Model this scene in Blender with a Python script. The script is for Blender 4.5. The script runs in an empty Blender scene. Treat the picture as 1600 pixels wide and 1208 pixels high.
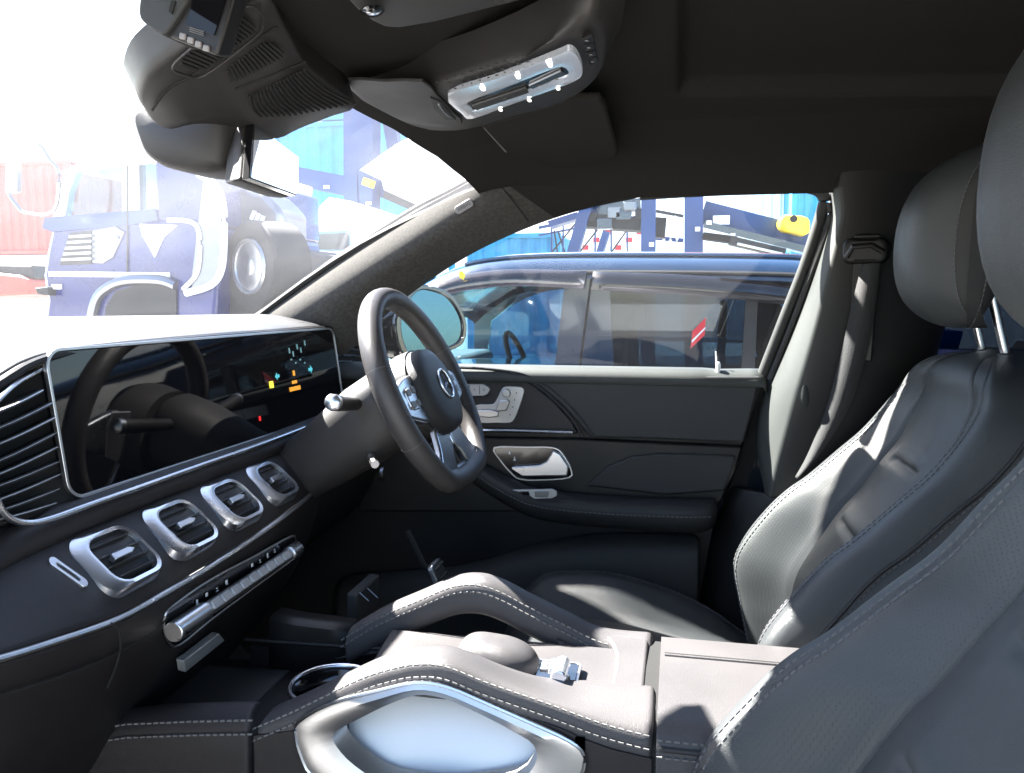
import bpy, bmesh, math, random
from mathutils import Vector as V, Matrix, noise
R = math.radians
random.seed(4)
S = bpy.context.scene
COL = S.collection
# ------------------------------------------------------------------ camera
CF, CCX, CCY = 1250.0, 800.0, 604.0
CP = V((0, -.95, 1.30)); PITCH = math.atan(134 / 1250); YAW = R(11.73)
cd = bpy.data.cameras.new('camera'); cam = bpy.data.objects.new('camera', cd); COL.objects.link(cam)
cam.location = CP; cam.rotation_euler = (R(90) - PITCH, 0, YAW)
cd.sensor_width = 36; cd.lens = 36 * CF / 1600; cd.clip_start = .02; cd.clip_end = 2000
S.camera = cam
# ------------------------------------------------------------------ light
SUN = V((-.90, .34, 1.02)).normalized()           # towards the sun: ahead of the car and to its right
EL = math.asin(SUN.z)
w = bpy.data.worlds.new('World'); S.world = w; w.use_nodes = True
nt = w.node_tree; sky = nt.nodes.new('ShaderNodeTexSky'); sky.sky_type = 'NISHITA'; sky.sun_disc = False
sky.sun_elevation = EL; sky.sun_rotation = math.atan2(SUN.x, SUN.y)
nt.links.new(sky.outputs[0], nt.nodes['Background'].inputs[0]); nt.nodes['Background'].inputs[1].default_value = .05
sl = bpy.data.lights.new('sun', 'SUN'); sl.energy = 5; sl.angle = R(.6); sl.color = (1, .95, .88)
so = bpy.data.objects.new('sun', sl); COL.objects.link(so); so.rotation_euler = SUN.to_track_quat('Z', 'Y').to_euler()
S.view_settings.view_transform = 'Standard'; S.view_settings.look = 'None'; S.view_settings.gamma = 1
S.view_settings.exposure = 3.9

fw = V((-math.sin(YAW) * math.cos(PITCH), math.cos(YAW) * math.cos(PITCH), -math.sin(PITCH)))
rt = V((math.cos(YAW), math.sin(YAW), 0)); upv = rt.cross(fw)
def ray(x, y): return fw + rt * ((x - CCX) / CF) - upv * ((y - CCY) / CF)
def on(x, y, p, n):
    d = ray(x, y); n = V(n); return CP + d * ((V(p) - CP).dot(n) / d.dot(n))
def at(x, y, **k):
    (a, v), = k.items(); i = 'XYZ'.index(a); d = ray(x, y); return CP + d * ((v - CP[i]) / d[i])
def ats(l, **k): return [at(x, y, **k) for x, y in l]

# ------------------------------------------------------------------ materials
MATS = {}
def mat(name, col, rough=.5, metal=0, grain=0, gs=400, var=0, spec=.5, coat=0, kind='noise', vs=6, sheen=0, emit=0, perf=0):
    if name in MATS: return MATS[name]
    m = bpy.data.materials.new(name); m.use_nodes = True; n = m.node_tree.nodes; L = m.node_tree.links; b = n['Principled BSDF']
    b.inputs['Base Color'].default_value = (*col, 1); b.inputs['Roughness'].default_value = rough
    b.inputs['Metallic'].default_value = metal; b.inputs['Specular IOR Level'].default_value = spec
    b.inputs['Coat Weight'].default_value = coat; b.inputs['Coat Roughness'].default_value = .05
    if sheen: b.inputs['Sheen Weight'].default_value = sheen
    if emit: b.inputs['Emission Color'].default_value = (*col, 1); b.inputs['Emission Strength'].default_value = emit
    tc = n.new('ShaderNodeTexCoord')
    if var:
        t = n.new('ShaderNodeTexNoise'); t.inputs['Scale'].default_value = vs; t.inputs['Detail'].default_value = 6
        L.new(tc.outputs['Object'], t.inputs['Vector'])
        r = n.new('ShaderNodeMapRange'); r.inputs[1].default_value = .3; r.inputs[2].default_value = .7
        r.inputs[3].default_value = 1 - var; r.inputs[4].default_value = 1 + var; L.new(t.outputs[0], r.inputs[0])
        mx = n.new('ShaderNodeVectorMath'); mx.operation = 'SCALE'; mx.inputs[0].default_value = col
        L.new(r.outputs[0], mx.inputs['Scale']); L.new(mx.outputs[0], b.inputs['Base Color'])
        r2 = n.new('ShaderNodeMapRange'); r2.inputs[1].default_value = .3; r2.inputs[2].default_value = .7
        r2.inputs[3].default_value = max(0, rough - .08); r2.inputs[4].default_value = min(1, rough + .08)
        L.new(t.outputs[0], r2.inputs[0]); L.new(r2.outputs[0], b.inputs['Roughness'])
    if grain:
        if kind == 'vor':
            t = n.new('ShaderNodeTexVoronoi'); t.feature = 'DISTANCE_TO_EDGE'; out = t.outputs['Distance']
        elif kind == 'dots':
            t = n.new('ShaderNodeTexVoronoi'); t.inputs['Randomness'].default_value = 0
            r = n.new('ShaderNodeMapRange'); r.inputs[1].default_value = .18; r.inputs[2].default_value = .3
            L.new(t.outputs['Distance'], r.inputs[0]); out = r.outputs[0]
        else:
            t = n.new('ShaderNodeTexNoise'); t.inputs['Detail'].default_value = 3; out = t.outputs[0]
        t.inputs['Scale'].default_value = gs; L.new(tc.outputs['Object'], t.inputs['Vector'])
        bp = n.new('ShaderNodeBump'); bp.inputs['Strength'].default_value = grain; bp.inputs['Distance'].default_value = .001
        L.new(out, bp.inputs['Height']); L.new(bp.outputs[0], b.inputs['Normal'])
    MATS[name] = m; return m

def glassmat(name, tint=(1, 1, 1), dust_veil=0., refl=.06, veilcol=(.9, .92, 1), streak=0, rise=0):
    m = bpy.data.materials.new(name); m.use_nodes = True; n = m.node_tree.nodes; L = m.node_tree.links
    n.remove(n['Principled BSDF']); out = n['Material Output']
    tr = n.new('ShaderNodeBsdfTransparent'); tr.inputs[0].default_value = (*tint, 1)
    gl = n.new('ShaderNodeBsdfGlossy'); gl.inputs['Roughness'].default_value = .0
    lw = n.new('ShaderNodeLayerWeight'); pw = n.new('ShaderNodeMath'); pw.operation = 'POWER'; pw.inputs[1].default_value = 4.5
    fr = n.new('ShaderNodeMath'); fr.operation = 'MULTIPLY_ADD'; fr.inputs[1].default_value = .9; fr.inputs[2].default_value = refl
    L.new(lw.outputs['Facing'], pw.inputs[0]); L.new(pw.outputs[0], fr.inputs[0])
    m1 = n.new('ShaderNodeMixShader'); L.new(fr.outputs[0], m1.inputs[0]); L.new(tr.outputs[0], m1.inputs[1]); L.new(gl.outputs[0], m1.inputs[2])
    last = m1
    if dust_veil:
        di = n.new('ShaderNodeBsdfTranslucent'); di.inputs[0].default_value = (*veilcol, 1)
        m2 = n.new('ShaderNodeMixShader'); L.new(m1.outputs[0], m2.inputs[1]); L.new(di.outputs[0], m2.inputs[2]); last = m2
        tc = n.new('ShaderNodeTexCoord'); t = n.new('ShaderNodeTexNoise'); t.inputs['Scale'].default_value = 5; t.inputs['Detail'].default_value = 8
        L.new(tc.outputs['Object'], t.inputs['Vector'])
        r = n.new('ShaderNodeMapRange'); r.inputs[1].default_value = .35; r.inputs[2].default_value = .7
        r.inputs[3].default_value = dust_veil * .7; r.inputs[4].default_value = dust_veil * 1.4
        L.new(t.outputs[0], r.inputs[0])
        if streak:
            t2 = n.new('ShaderNodeTexNoise'); t2.inputs['Scale'].default_value = 90; t2.inputs['Detail'].default_value = 2
            r2 = n.new('ShaderNodeMapRange'); r2.inputs[1].default_value = .70; r2.inputs[2].default_value = .78; r2.inputs[4].default_value = streak
            L.new(tc.outputs['Object'], t2.inputs['Vector']); L.new(t2.outputs[0], r2.inputs[0])
            ad = n.new('ShaderNodeMath'); L.new(r.outputs[0], ad.inputs[0]); L.new(r2.outputs[0], ad.inputs[1]); L.new(ad.outputs[0], m2.inputs[0])
        elif rise:                       # glare veil painted denser towards the top of the glass
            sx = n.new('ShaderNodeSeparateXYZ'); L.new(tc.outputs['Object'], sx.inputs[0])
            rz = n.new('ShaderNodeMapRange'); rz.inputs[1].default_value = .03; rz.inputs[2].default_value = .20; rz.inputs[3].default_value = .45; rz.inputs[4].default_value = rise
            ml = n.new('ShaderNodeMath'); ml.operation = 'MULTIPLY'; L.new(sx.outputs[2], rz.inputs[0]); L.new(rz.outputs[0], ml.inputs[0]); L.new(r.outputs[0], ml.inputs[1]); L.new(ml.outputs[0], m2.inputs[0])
        else: L.new(r.outputs[0], m2.inputs[0])
    L.new(last.outputs[0], out.inputs['Surface']); MATS[name] = m; return m

M = lambda k: MATS[k]
mat('leather', (.026, .026, .027), .48, spec=.3, grain=.5, gs=900, kind='vor', var=.12)
mat('seat_leather', (.036, .039, .041), .40, spec=.34, grain=.55, gs=750, kind='vor', var=.12)
mat('seat_perforated', (.034, .037, .038), .45, spec=.32, grain=.35, gs=330, kind='dots', var=.10)
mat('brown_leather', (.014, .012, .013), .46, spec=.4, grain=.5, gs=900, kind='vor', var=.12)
mat('wheel_leather', (.042, .038, .037), .36, spec=.35, grain=.4, gs=900, kind='vor', var=.1)
mat('console_leather', (.058, .055, .056), .42, spec=.3, grain=.6, gs=600, kind='vor', var=.10)
mat('black_plastic', (.009, .0085, .0085), .42, spec=.3, grain=.25, gs=1500, var=.1)
mat('sunlit_plastic', (.036, .039, .037), .6, spec=.3, grain=.4, gs=1200, var=.12)  # lighter tone paints sunlight onto pillar edge and window sill
mat('soft_plastic', (.026, .027, .026), .6, spec=.3, grain=.4, gs=1200, var=.12)
mat('cover_plastic', (.026, .024, .023), .5, spec=.35, grain=.3, gs=1200, var=.12)
mat('fabric', (.056, .053, .049), .95, spec=.15, grain=1.0, gs=700, var=.25, vs=160)
mat('headliner', (.022, .0205, .0185), .95, spec=.1, grain=.9, gs=900, var=.10, vs=220)
mat('carpet', (.030, .026, .024), 1, grain=1, gs=500, var=.4, vs=120)
mat('gap', (.004, .004, .004), .9)
mat('gloss_black', (.006, .006, .007), .12, coat=.5)
mat('screen_glass', (.004, .004, .005), .03, spec=.25)
mat('silver', (.62, .63, .66), .26, metal=1, var=.05)
mat('satin', (.50, .50, .51), .38, metal=1, var=.06)
mat('darksilver', (.20, .21, .23), .34, metal=1)
mat('silver_button', (.42, .42, .42), .40, metal=.6, var=.05)
mat('crystal', (.8, .85, .95), .08, metal=.9)
mat('thread', (.12, .117, .114), .8)
mat('thread_dark', (.09, .09, .095), .8)
mat('rubber', (.02, .02, .02), .7, var=.2)
mat('webbing', (.014, .014, .015), .8, grain=.8, gs=600)
mat('mirror_glass', (.9, .92, .92), .01, metal=1)
mat('blue_mirror', (.045, .10, .135), .02, metal=1)
mat('navy_paint', (.003, .014, .036), .22, coat=1, var=.05)
mat('truck_blue', (.003, .011, .11), .3, coat=.6, var=.1)
mat('crane_blue', (.012, .040, .14), .45, var=.2, vs=2)
mat('cyan_paint', (.02, .23, .42), .5, var=.22, vs=1.5)
mat('red_paint', (.36, .07, .05), .55, var=.2, vs=1.5)
mat('yellow_paint', (.75, .55, .03), .45, var=.1)
mat('white_paint', (.8, .8, .8), .5, var=.06, vs=2)
mat('concrete', (.24, .235, .225), .9, grain=.5, gs=40, var=.2, vs=2)
mat('tyre', (.02, .02, .02), .85, var=.2)
mat('badge_grey', (.16, .15, .145), .5)
mat('car_seat', (.05, .05, .06), .8, var=.2)
mat('glint_ring', (.80, .84, .90), .14, metal=.75, emit=.010)  # faint glow paints in sunlight on the overhead ring
mat('ink', (.02, .02, .02), .6); mat('white_mark', (.7, .7, .7), .6); mat('red_mark', (.6, .03, .04), .5)
mat('icon_teal', (.10, .55, .60), .5, emit=.035); mat('icon_grey', (.22, .42, .40), .5, emit=.007)
mat('icon_amber', (.9, .35, .02), .5, emit=.05); mat('icon_yellow', (1, .8, .05), .5, emit=.10); mat('icon_red', (.9, .02, .02), .5, emit=.05)
glassmat('windscreen_glass', (.96, .98, 1), dust_veil=.013, rise=1.7)  # scatter layer also paints in the windscreen's glare veil
glassmat('side_glass', (.92, .96, .97), dust_veil=.003, streak=.008, refl=.02)
glassmat('car_glass', (.52, .72, .78), dust_veil=.003)
glassmat('tint_glass', (.30, .37, .42), dust_veil=.002)
glassmat('privacy_glass', (.06, .07, .12), dust_veil=.001)
glassmat('deflector', (.22, .20, .24), dust_veil=.05)

# ------------------------------------------------------------------ builders
def tag(o, label=None, cat=None, group=None, kind=None):
    if label: o['label'] = label
    if cat: o['category'] = cat
    if group: o['group'] = group
    if kind: o['kind'] = kind
    return o
def thing(name, label, cat, loc=(0, 0, 0), group=None):
    o = bpy.data.objects.new(name, None); COL.objects.link(o); o.location = loc; o.empty_display_size = .05
    return tag(o, label, cat, group)
def base(p):
    s = V((0, 0, 0))
    while p: s += p.location; p = p.parent
    return s
def mk(name, vf, m, parent=None, smooth=True, bevel=0, sub=0, solid=0, ang=40, seg=2, flip=False, mats=None, fmat=None):
    vs, fs = vf; off = base(parent); me = bpy.data.meshes.new(name)
    me.from_pydata([tuple(V(v) - off) for v in vs], [], fs)
    bm = bmesh.new(); bm.from_mesh(me); bmesh.ops.recalc_face_normals(bm, faces=bm.faces)
    if flip: bmesh.ops.reverse_faces(bm, faces=bm.faces)
    bm.to_mesh(me); bm.free()
    for q in (mats or [m]): me.materials.append(M(q))
    if fmat: 
        for i, p in enumerate(me.polygons): p.material_index = fmat(i, p.center + off)
    o = bpy.data.objects.new(name, me); COL.objects.link(o); o.parent = parent
    if smooth:
        for p in me.polygons: p.use_smooth = True
    if solid:
        md = o.modifiers.new('s', 'SOLIDIFY'); md.thickness = solid; md.offset = 0
    if bevel:
        md = o.modifiers.new('b', 'BEVEL'); md.width = bevel; md.segments = seg; md.limit_method = 'ANGLE'; md.angle_limit = R(35)
    if sub:
        md = o.modifiers.new('u', 'SUBSURF'); md.levels = sub; md.render_levels = sub
    elif smooth:
        if bevel:
            md = o.modifiers.new('w', 'WEIGHTED_NORMAL'); md.keep_sharp = True
        me.set_sharp_from_angle(angle=R(ang))
    return o
def join(*l):
    vs, fs = [], []
    for v, f in l:
        n = len(vs); vs += list(v); fs += [tuple(i + n for i in q) for q in f]
    return vs, fs
def spline(pts, n=8, closed=False):
    P = [V(p) for p in pts]; N = len(P); out = []
    for i in range(N if closed else N - 1):
        if closed: a, b, c, d = P[i - 1], P[i], P[(i + 1) % N], P[(i + 2) % N]
        else: a, b, c, d = P[max(i - 1, 0)], P[i], P[i + 1], P[min(i + 2, N - 1)]
        for k in range(n):
            t = k / n
            out.append(.5 * ((2 * b) + (c - a) * t + (2 * a - 5 * b + 4 * c - d) * t * t + (3 * b - a - 3 * c + d) * t ** 3))
    if not closed: out.append(P[-1])
    return out
def sp2(pts, n=6, closed=False): return [(p.x, p.y) for p in spline([(x, y, 0) for x, y in pts], n, closed)]
def loft(rings, cap=True, closed=True, loop=False):
    n = len(rings[0]); vs = [v for r in rings for v in r]; fs = []
    K = len(rings)
    for i in range(K if loop else K - 1):
        j2 = (i + 1) % K
        for j in range(n if closed else n - 1):
            k = (j + 1) % n; fs.append((i * n + j, i * n + k, j2 * n + k, j2 * n + j))
    if cap and closed and not loop: fs.append(tuple(range(n))[::-1]); fs.append(tuple((K - 1) * n + j for j in range(n)))
    return vs, fs
def prism(outline, d):
    d = V(d); return loft([[V(p) for p in outline], [V(p) + d for p in outline]])
def tube(path, r, n=10, closed=False, flat=1, ref=(0, 0, 1)):
    P = [V(p) for p in path]; N = len(P); rings = []; ref = V(ref)
    for i, p in enumerate(P):
        t = (P[(i + 1) % N] - P[i - 1]) if closed else (P[min(i + 1, N - 1)] - P[max(i - 1, 0)])
        t.normalize(); a = t.cross(ref)
        if a.length < 1e-3: a = t.cross(V((1, 0, 0)))
        a.normalize(); b = a.cross(t); rr = r[i] if isinstance(r, (list, tuple)) else r
        rings.append([p + a * (rr * math.cos(2 * math.pi * k / n)) + b * (rr * flat * math.sin(2 * math.pi * k / n)) for k in range(n)])
    return loft(rings, loop=closed)
def box(c, s, mt=None):
    vs = [V(((x - .5) * s[0], (y - .5) * s[1], (z - .5) * s[2])) for x in (0, 1) for y in (0, 1) for z in (0, 1)]
    c = V(c); vs = [(mt @ v if mt else v) + c for v in vs]
    return vs, [(0, 1, 3, 2), (4, 6, 7, 5), (0, 4, 5, 1), (2, 3, 7, 6), (0, 2, 6, 4), (1, 5, 7, 3)]
def rrect(w, h, r, n=5, cx=0, cy=0):
    o = []
    for sx, sy, a in ((1, 1, 0), (-1, 1, 90), (-1, -1, 180), (1, -1, 270)):
        for k in range(n + 1):
            t = R(a + 90 * k / n); o.append((cx + sx * (w / 2 - r) + r * math.cos(t), cy + sy * (h / 2 - r) + r * math.sin(t)))
    return o
def basis(o, u, v):
    u = V(u).normalized(); w_ = u.cross(V(v)).normalized(); v = w_.cross(u); o = V(o)
    return lambda a, b, c=0: o + u * a + v * b + w_ * c
def frame(out, inn, depth):       # ring between two outlines (same count), pushed by depth
    d = V(depth); return loft([[V(p) for p in out], [V(p) + d for p in out], [V(p) + d for p in inn], [V(p) for p in inn]], loop=True)
def disc(f, r, z0, z1, n=32, r2=None):
    return loft([[f(r * math.cos(6.2832 * k / n), r * math.sin(6.2832 * k / n), z0) for k in range(n)],
                 [f((r2 or r) * math.cos(6.2832 * k / n), (r2 or r) * math.sin(6.2832 * k / n), z1) for k in range(n)]])
def stitches(path, parent, m='thread', step=.009, ln=.0058, r=.0009, name='stitching', up=(0, 0, 1)):
    P = [V(p) for p in path]; out = []; acc = 0; nxt = 0
    for a, b in zip(P, P[1:]):
        L = (b - a).length
        if L < 1e-6: continue
        t = (b - a) / L
        while nxt <= acc + L:
            c = a + t * (nxt - acc); q = t.to_track_quat('X', 'Z').to_matrix(); out.append(box(c, (ln, r * 2, r * 2), q)); nxt += step
        acc += L
    o = mk(name, join(*out), m, parent, smooth=False); o['kind'] = 'stuff'; return o
def text(s, f, size, m, parent, name='lettering', depth=.0004, sx=1):
    cu = bpy.data.curves.new('t', 'FONT'); cu.body = s; cu.size = size; cu.align_x = 'CENTER'; cu.align_y = 'CENTER'; cu.extrude = depth
    ob = bpy.data.objects.new('t', cu); COL.objects.link(ob)
    me = bpy.data.meshes.new_from_object(ob.evaluated_get(bpy.context.evaluated_depsgraph_get()))
    vs = [f(v.co.x * sx, v.co.y, v.co.z) for v in me.vertices]; fs = [tuple(p.vertices) for p in me.polygons]
    bpy.data.objects.remove(ob); bpy.data.curves.remove(cu); bpy.data.meshes.remove(me)
    return mk(name, (vs, fs), m, parent, smooth=False)
def sm(a, b, x):
    t = min(1, max(0, (x - a) / (b - a))); return t * t * (3 - 2 * t)
def lerp(tab, x):
    if x <= tab[0][0]: return tab[0][1]
    for (a, p), (b, q) in zip(tab, tab[1:]):
        if x <= b: return p + (q - p) * (x - a) / (b - a)
    return tab[-1][1]

# ================================================================== ground and outer car shell
gnd = mk('ground', ([(-400, -300, 0), (400, -300, 0), (400, 600, 0), (-400, 600, 0)], [(0, 1, 2, 3)]), 'concrete', smooth=False); gnd['kind'] = 'structure'

# ceiling: profile across the car, from the near roof rail to the far door opening
def roofz(x, y):
    a = abs(y); z = lerp([(0, 1.625), (.30, 1.620), (.45, 1.600), (.55, 1.572), (.61, 1.545), (.655, 1.508), (.66, 1.50)], a)
    front = sm(-.15, -.52, x); z -= front * (.045 + .02 * a)
    return z
def headx(y): return -.475 + .105 * (abs(y) / .66) ** 2         # the windscreen header bows
rows = []
XI = sorted([headt for headt in [(k / 40) ** 1.3 for k in range(41)]])
YJ = sorted([-.66 + 1.32 * k / 56 for k in range(57)] + [.338 + .006 * k for k in range(0, 22)])
XX = [-.060, -.035, -.022, -.014, -.008, -.002, .006]
for i in range(41 + len(XX)):
    r = []
    for j, y in enumerate(YJ):
        xl = sorted([headx(y) + (1.75 - headx(y)) * t for t in XI] + XX); x = xl[i]
        z = roofz(x, y)
        ins = sm(-.012, .004, x) * sm(.352 + .12 * x, .335 + .12 * x, y) * sm(-.36, -.34, y)   # roof-blind recess
        z += .024 * ins
        r.append(V((x, y, z)))
    rows.append(r)
n = 57
ceil = mk('ceiling', loft(rows, closed=False, cap=False), 'headliner', ang=60); ceil['kind'] = 'structure'
roof = mk('roof', ([(-.50, -.72, 1.70), (1.8, -.72, 1.70), (1.8, .55, 1.70), (-.50, .55, 1.68), (-.45, -.78, 1.60), (1.8, -.78, 1.60), (1.8, .672, 1.53), (-.36, .665, 1.54)],
                   [(0, 1, 2, 3), (0, 4, 5, 1), (3, 2, 6, 7), (1, 5, 6, 2)]), 'navy_paint', smooth=False); roof['kind'] = 'structure'
floor = mk('floor', loft([[V((x, y, z)) for y in (-.78, -.2, .2, .78)] for x, z in ((-1.15, .62), (-.95, .42), (-.75, .38), (.1, .38), (1.8, .40))], closed=False, cap=False), 'carpet', smooth=False); floor['kind'] = 'structure'
fwall = mk('front_bulkhead', box((-1.22, 0, .78), (.05, 1.6, .92)), 'carpet', smooth=False); fwall['kind'] = 'structure'
rear = mk('rear_wall', box((1.82, 0, 1.0), (.05, 1.6, 1.2)), 'carpet', smooth=False); rear['kind'] = 'structure'

# the car's own near side: sill, cowl side and the closed rear door with tinted glass
nside = mk('near_side_wall', join(box((1.2, -.76, .72), (1.2, .05, .82)), box((.64, -.74, 1.36), (.10, .06, .52)), box((-1.1, -.76, .75), (.5, .05, 1.0)), box((-.2, -.74, .36), (1.6, .10, .16))), 'black_plastic', smooth=False); nside['kind'] = 'structure'
nglass = mk('near_rear_window', box((1.25, -.74, 1.34), (1.1, .005, .44)), 'tint_glass', smooth=False); nglass['kind'] = 'structure'

# ================================================================== windscreen
WB = spline([(-1.20, -.78, 1.262), (-1.235, -.35, 1.270), (-1.235, 0, 1.272), (-1.16, .30, 1.268), (-1.05, .52, 1.262), (-.93, .68, 1.255)], 6)
wr = []
for k in range(9):
    t = k / 8; row = []
    for i, b in enumerate(WB):
        y = b.y + (-.02 if b.y > 0 else .02) * t
        top = V((headx(y) - .012, y * .93, roofz(headx(y), y * .93) + .012))
        p = b.lerp(top, t); p.z += .035 * math.sin(math.pi * t); row.append(p)
    wr.append(row)
ws = thing('windscreen', 'large dusty front windscreen glass with a painted glare veil above the dashboard', 'windscreen', (-.9, 0, 1.27))
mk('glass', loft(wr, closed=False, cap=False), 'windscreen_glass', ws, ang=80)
mk('edge_seal', tube([r[-1] for r in wr], .007, 6), 'rubber', ws)

# ================================================================== dashboard
dash = thing('dashboard', 'black leather dashboard with wide screen, silver round-cornered vents and chrome strips', 'dashboard', (-.7, 0, .9))
LIP = spline([at(-190, 700, X=-.71), at(-90, 648, X=-.72), at(0, 589, X=-.725), at(40, 566, X=-.73), at(85, 552, X=-.732), at(150, 542, X=-.735), at(300, 527, X=-.735), at(420, 518, X=-.735), at(520, 512, X=-.735), at(560, 528, X=-.735), at(600, 548, X=-.735)], 6)
rows = []
BK = [(-1.25, 1.268)]
for p in LIP:
    row = []
    for t in (0, .015, .05, .12, .25, .5, .8, 1):
        xb = -1.235 + .30 * sm(.15, .75, p.y)
        x = p.x + (xb - p.x) * t
        z = p.z + (1.262 - p.z) * sm(0, .6, t) + (.006 * math.sin(min(1, t / .12) * math.pi / 2))
        yy = p.y + (0 if p.y > -.1 else 0)
        row.append(V((x, yy, z)))
    rows.append(row)
# passenger side continues beyond the frame
y0 = rows[0]
ext = [[V((v.x, v.y - d, v.z)) for v in y0] for d in (.45, .2)]
mk('upper_cover', loft(ext + rows, closed=False, cap=False), 'leather', dash, solid=.006, sub=1)
stitches([r[3] + V((0, 0, .002)) for r in rows], dash, 'thread_dark', up=(0, 0, 1))

# hood lip in front of the screens
lipt = [p + V((.010, 0, -.006)) for p in LIP]
mk('screen_hood', tube([q_ + V((-.004, 0, .003)) for q_ in lipt], .0058, 8), 'black_plastic', dash)

# wide display
TL, TR, BR, BL = at(80, 558, X=-.722), at(523, 514, X=-.722), at(529, 639, X=-.700), at(118, 775, X=-.700)
su = (TR - TL).normalized(); sv = (TL - BL).normalized(); wdt = (TR - TL).length; hgt = .5 * ((TL - BL).length + (TR - BR).length)
ctr = (TL + TR + BR + BL) / 4
SC = basis(ctr, (0, 1, 0), (V((-.022, 0, .170))))
W2 = (TR.y - TL.y); W3 = BR.y - BL.y; H2 = .178
so_ = rrect(W2 + .004, H2 + .004, .024, 6); si_ = rrect(W2 - .004, H2 - .004, .021, 6)
disp = mk('display', prism([SC(a, b, -.012) for a, b in si_], SC(0, 0, .012) - SC(0, 0, 0)), 'screen_glass', dash, smooth=False, bevel=.001)
mk('display_frame', frame([SC(a, b, -.004) for a, b in so_], [SC(a, b, -.004) for a, b in si_], SC(0, 0, .006) - SC(0, 0, 0)), 'satin', disp, bevel=.0006)
def icon(px, py, w_, h_, m, kind=0):
    p = on(px, py, SC(0, 0, .0008), SC(0, 0, 1) - SC(0, 0, 0)); f = basis(p, (0, 1, 0), V((-.022, 0, .170)))
    if kind == 0: return mk('symbol', prism([f(-w_, -h_), f(w_, -h_), f(w_, h_), f(-w_, h_)], f(0, 0, .0004) - f(0, 0, 0)), m, disp, smooth=False)
    s = kind
    return mk('symbol', prism([f(-w_ * s, 0), f(0, h_), f(0, h_ * .4), f(w_ * s, h_ * .4), f(w_ * s, -h_ * .4), f(0, -h_ * .4), f(0, -h_)], f(0, 0, .0004) - f(0, 0, 0)), m, disp, smooth=False)
icon(433, 588, .008, .007, 'icon_teal', 1); icon(485, 577, .009, .008, 'icon_teal', -1)
icon(459, 583, .004, .005, 'icon_amber'); icon(460, 597, .010, .003, 'icon_amber'); icon(461, 607, .022, .004, 'icon_amber')
icon(424, 601, .007, .006, 'icon_yellow'); icon(406, 654, .003, .004, 'icon_red')
for k in range(5): icon(452 + k * 6, 548 - k * 3 + (k % 2) * 8, .0025, .005, 'icon_grey')
for k in range(4): icon(455 + k * 7, 562 + (k % 2) * 5, .003, .0015, 'icon_grey')

# passenger-side louvres
def lv(px, py, x=-.705): return at(px, py, X=x)
back = [lv(-60, 640, -.715), lv(0, 605, -.725), lv(45, 580, -.73), lv(90, 565, -.735), lv(100, 700, -.72), lv(125, 790, -.70), lv(60, 822, -.70), lv(10, 812, -.70), lv(-40, 790, -.70)]
mk('louvre_backing', prism(back, (-.02, 0, 0)), 'gap', dash, smooth=False)
LV = [((-30, 528 + 0), (0, 0))]
lines = [((0, 640), (62, 613), 1), ((0, 666), (78, 632), 0), ((0, 691), (82, 655), 1), ((0, 717), (86, 678), 0), ((0, 738), (88, 700), 1), ((0, 757), (92, 722), 0), ((4, 777), (96, 741), 1), ((8, 794), (100, 762), 0), ((20, 806), (104, 782), 1)]
for (a, b, br) in lines:
    A = lv(*a, -.697); B = lv(*b, -.716); d = (A - B); A = A + d * .8
    mid = (A + B) / 2 + V((.006, 0, 0))
    P = spline([A, mid, B], 4)
    mk('louvre', loft([[p + V((.002, 0, .0035)), p + V((.004, 0, 0)), p + V((-.012, 0, -.004)), p + V((-.012, 0, .001))] for p in P]), 'black_plastic', dash, ang=50)
    mk('louvre_trim', tube([p + V((.0045, 0, .0025)) for p in P], .0005 + .0004 * br, 6), 'satin', dash)
mk('louvre_rim', tube(spline([lv(-60, 690, -.69), lv(-5, 628, -.70), lv(25, 600, -.715), lv(55, 582, -.725), lv(84, 566, -.728)], 6), .0028, 8), 'silver', dash)
# chrome strip that underlines the screens
mk('upper_chrome_strip', tube(spline([lv(-40, 700, -.69), lv(-25, 745, -.685), lv(-6, 780, -.68), lv(10, 806, -.68), lv(38, 817, -.68), (lv(75, 812, -.68)), lv(140, 789, -.68), lv(228, 758, -.68), lv(315, 727, -.68), lv(400, 697, -.68), lv(484, 665, -.682), lv(505, 655, -.686)], 8), .0038, 10), 'silver', dash)
# padded roll under the strip, then the sloping vent panel
def prof(pxs, fx):
    return spline([at(x, y, X=fx) for x, y in pxs], 6)
rA = [V((-.705, 0, 1.068)), V((-.688, 0, 1.060)), V((-.678, 0, 1.047)), V((-.681, 0, 1.034)), V((-.698, 0, 1.024)), V((-.715, 0, 1.020))]
def bolt_rows(ys, f): return [[f(V(p), y) for p in rA] for y in ys]
def warp(y):                     # z offset so the roll follows the traced strip
    return lerp([(-.9, -.10), (-.45, -.06), (-.26, -.010), (-.18, -.003), (0, 0), (.30, 0), (.55, .006), (.7, .01)], y)
YS = [-.8, -.6, -.45, -.35, -.28, -.22, -.16, -.1, 0, .1, .2, .3, .4, .5, .6, .7]
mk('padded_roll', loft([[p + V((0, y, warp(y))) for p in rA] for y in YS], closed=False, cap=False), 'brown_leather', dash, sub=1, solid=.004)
mk('under_screen_panel', loft([[V((-.715, y, 1.085 + warp(y))), V((-.705, y, 1.066 + warp(y)))] for y in YS], closed=False, cap=False), 'gloss_black', dash, solid=.004)
CH = spline([at(-120, 1062, X=-.60), at(0, 1029, X=-.60), at(80, 1004, X=-.603), at(175, 971, X=-.606), at(245, 934, X=-.61), at(350, 872, X=-.612), at(437, 812, X=-.617), at(490, 768, X=-.63), at(507, 744, X=-.645)], 6)
mk('lower_chrome_strip', tube(CH, .0042, 10, flat=.8), 'satin', dash)
pan = []
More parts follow.
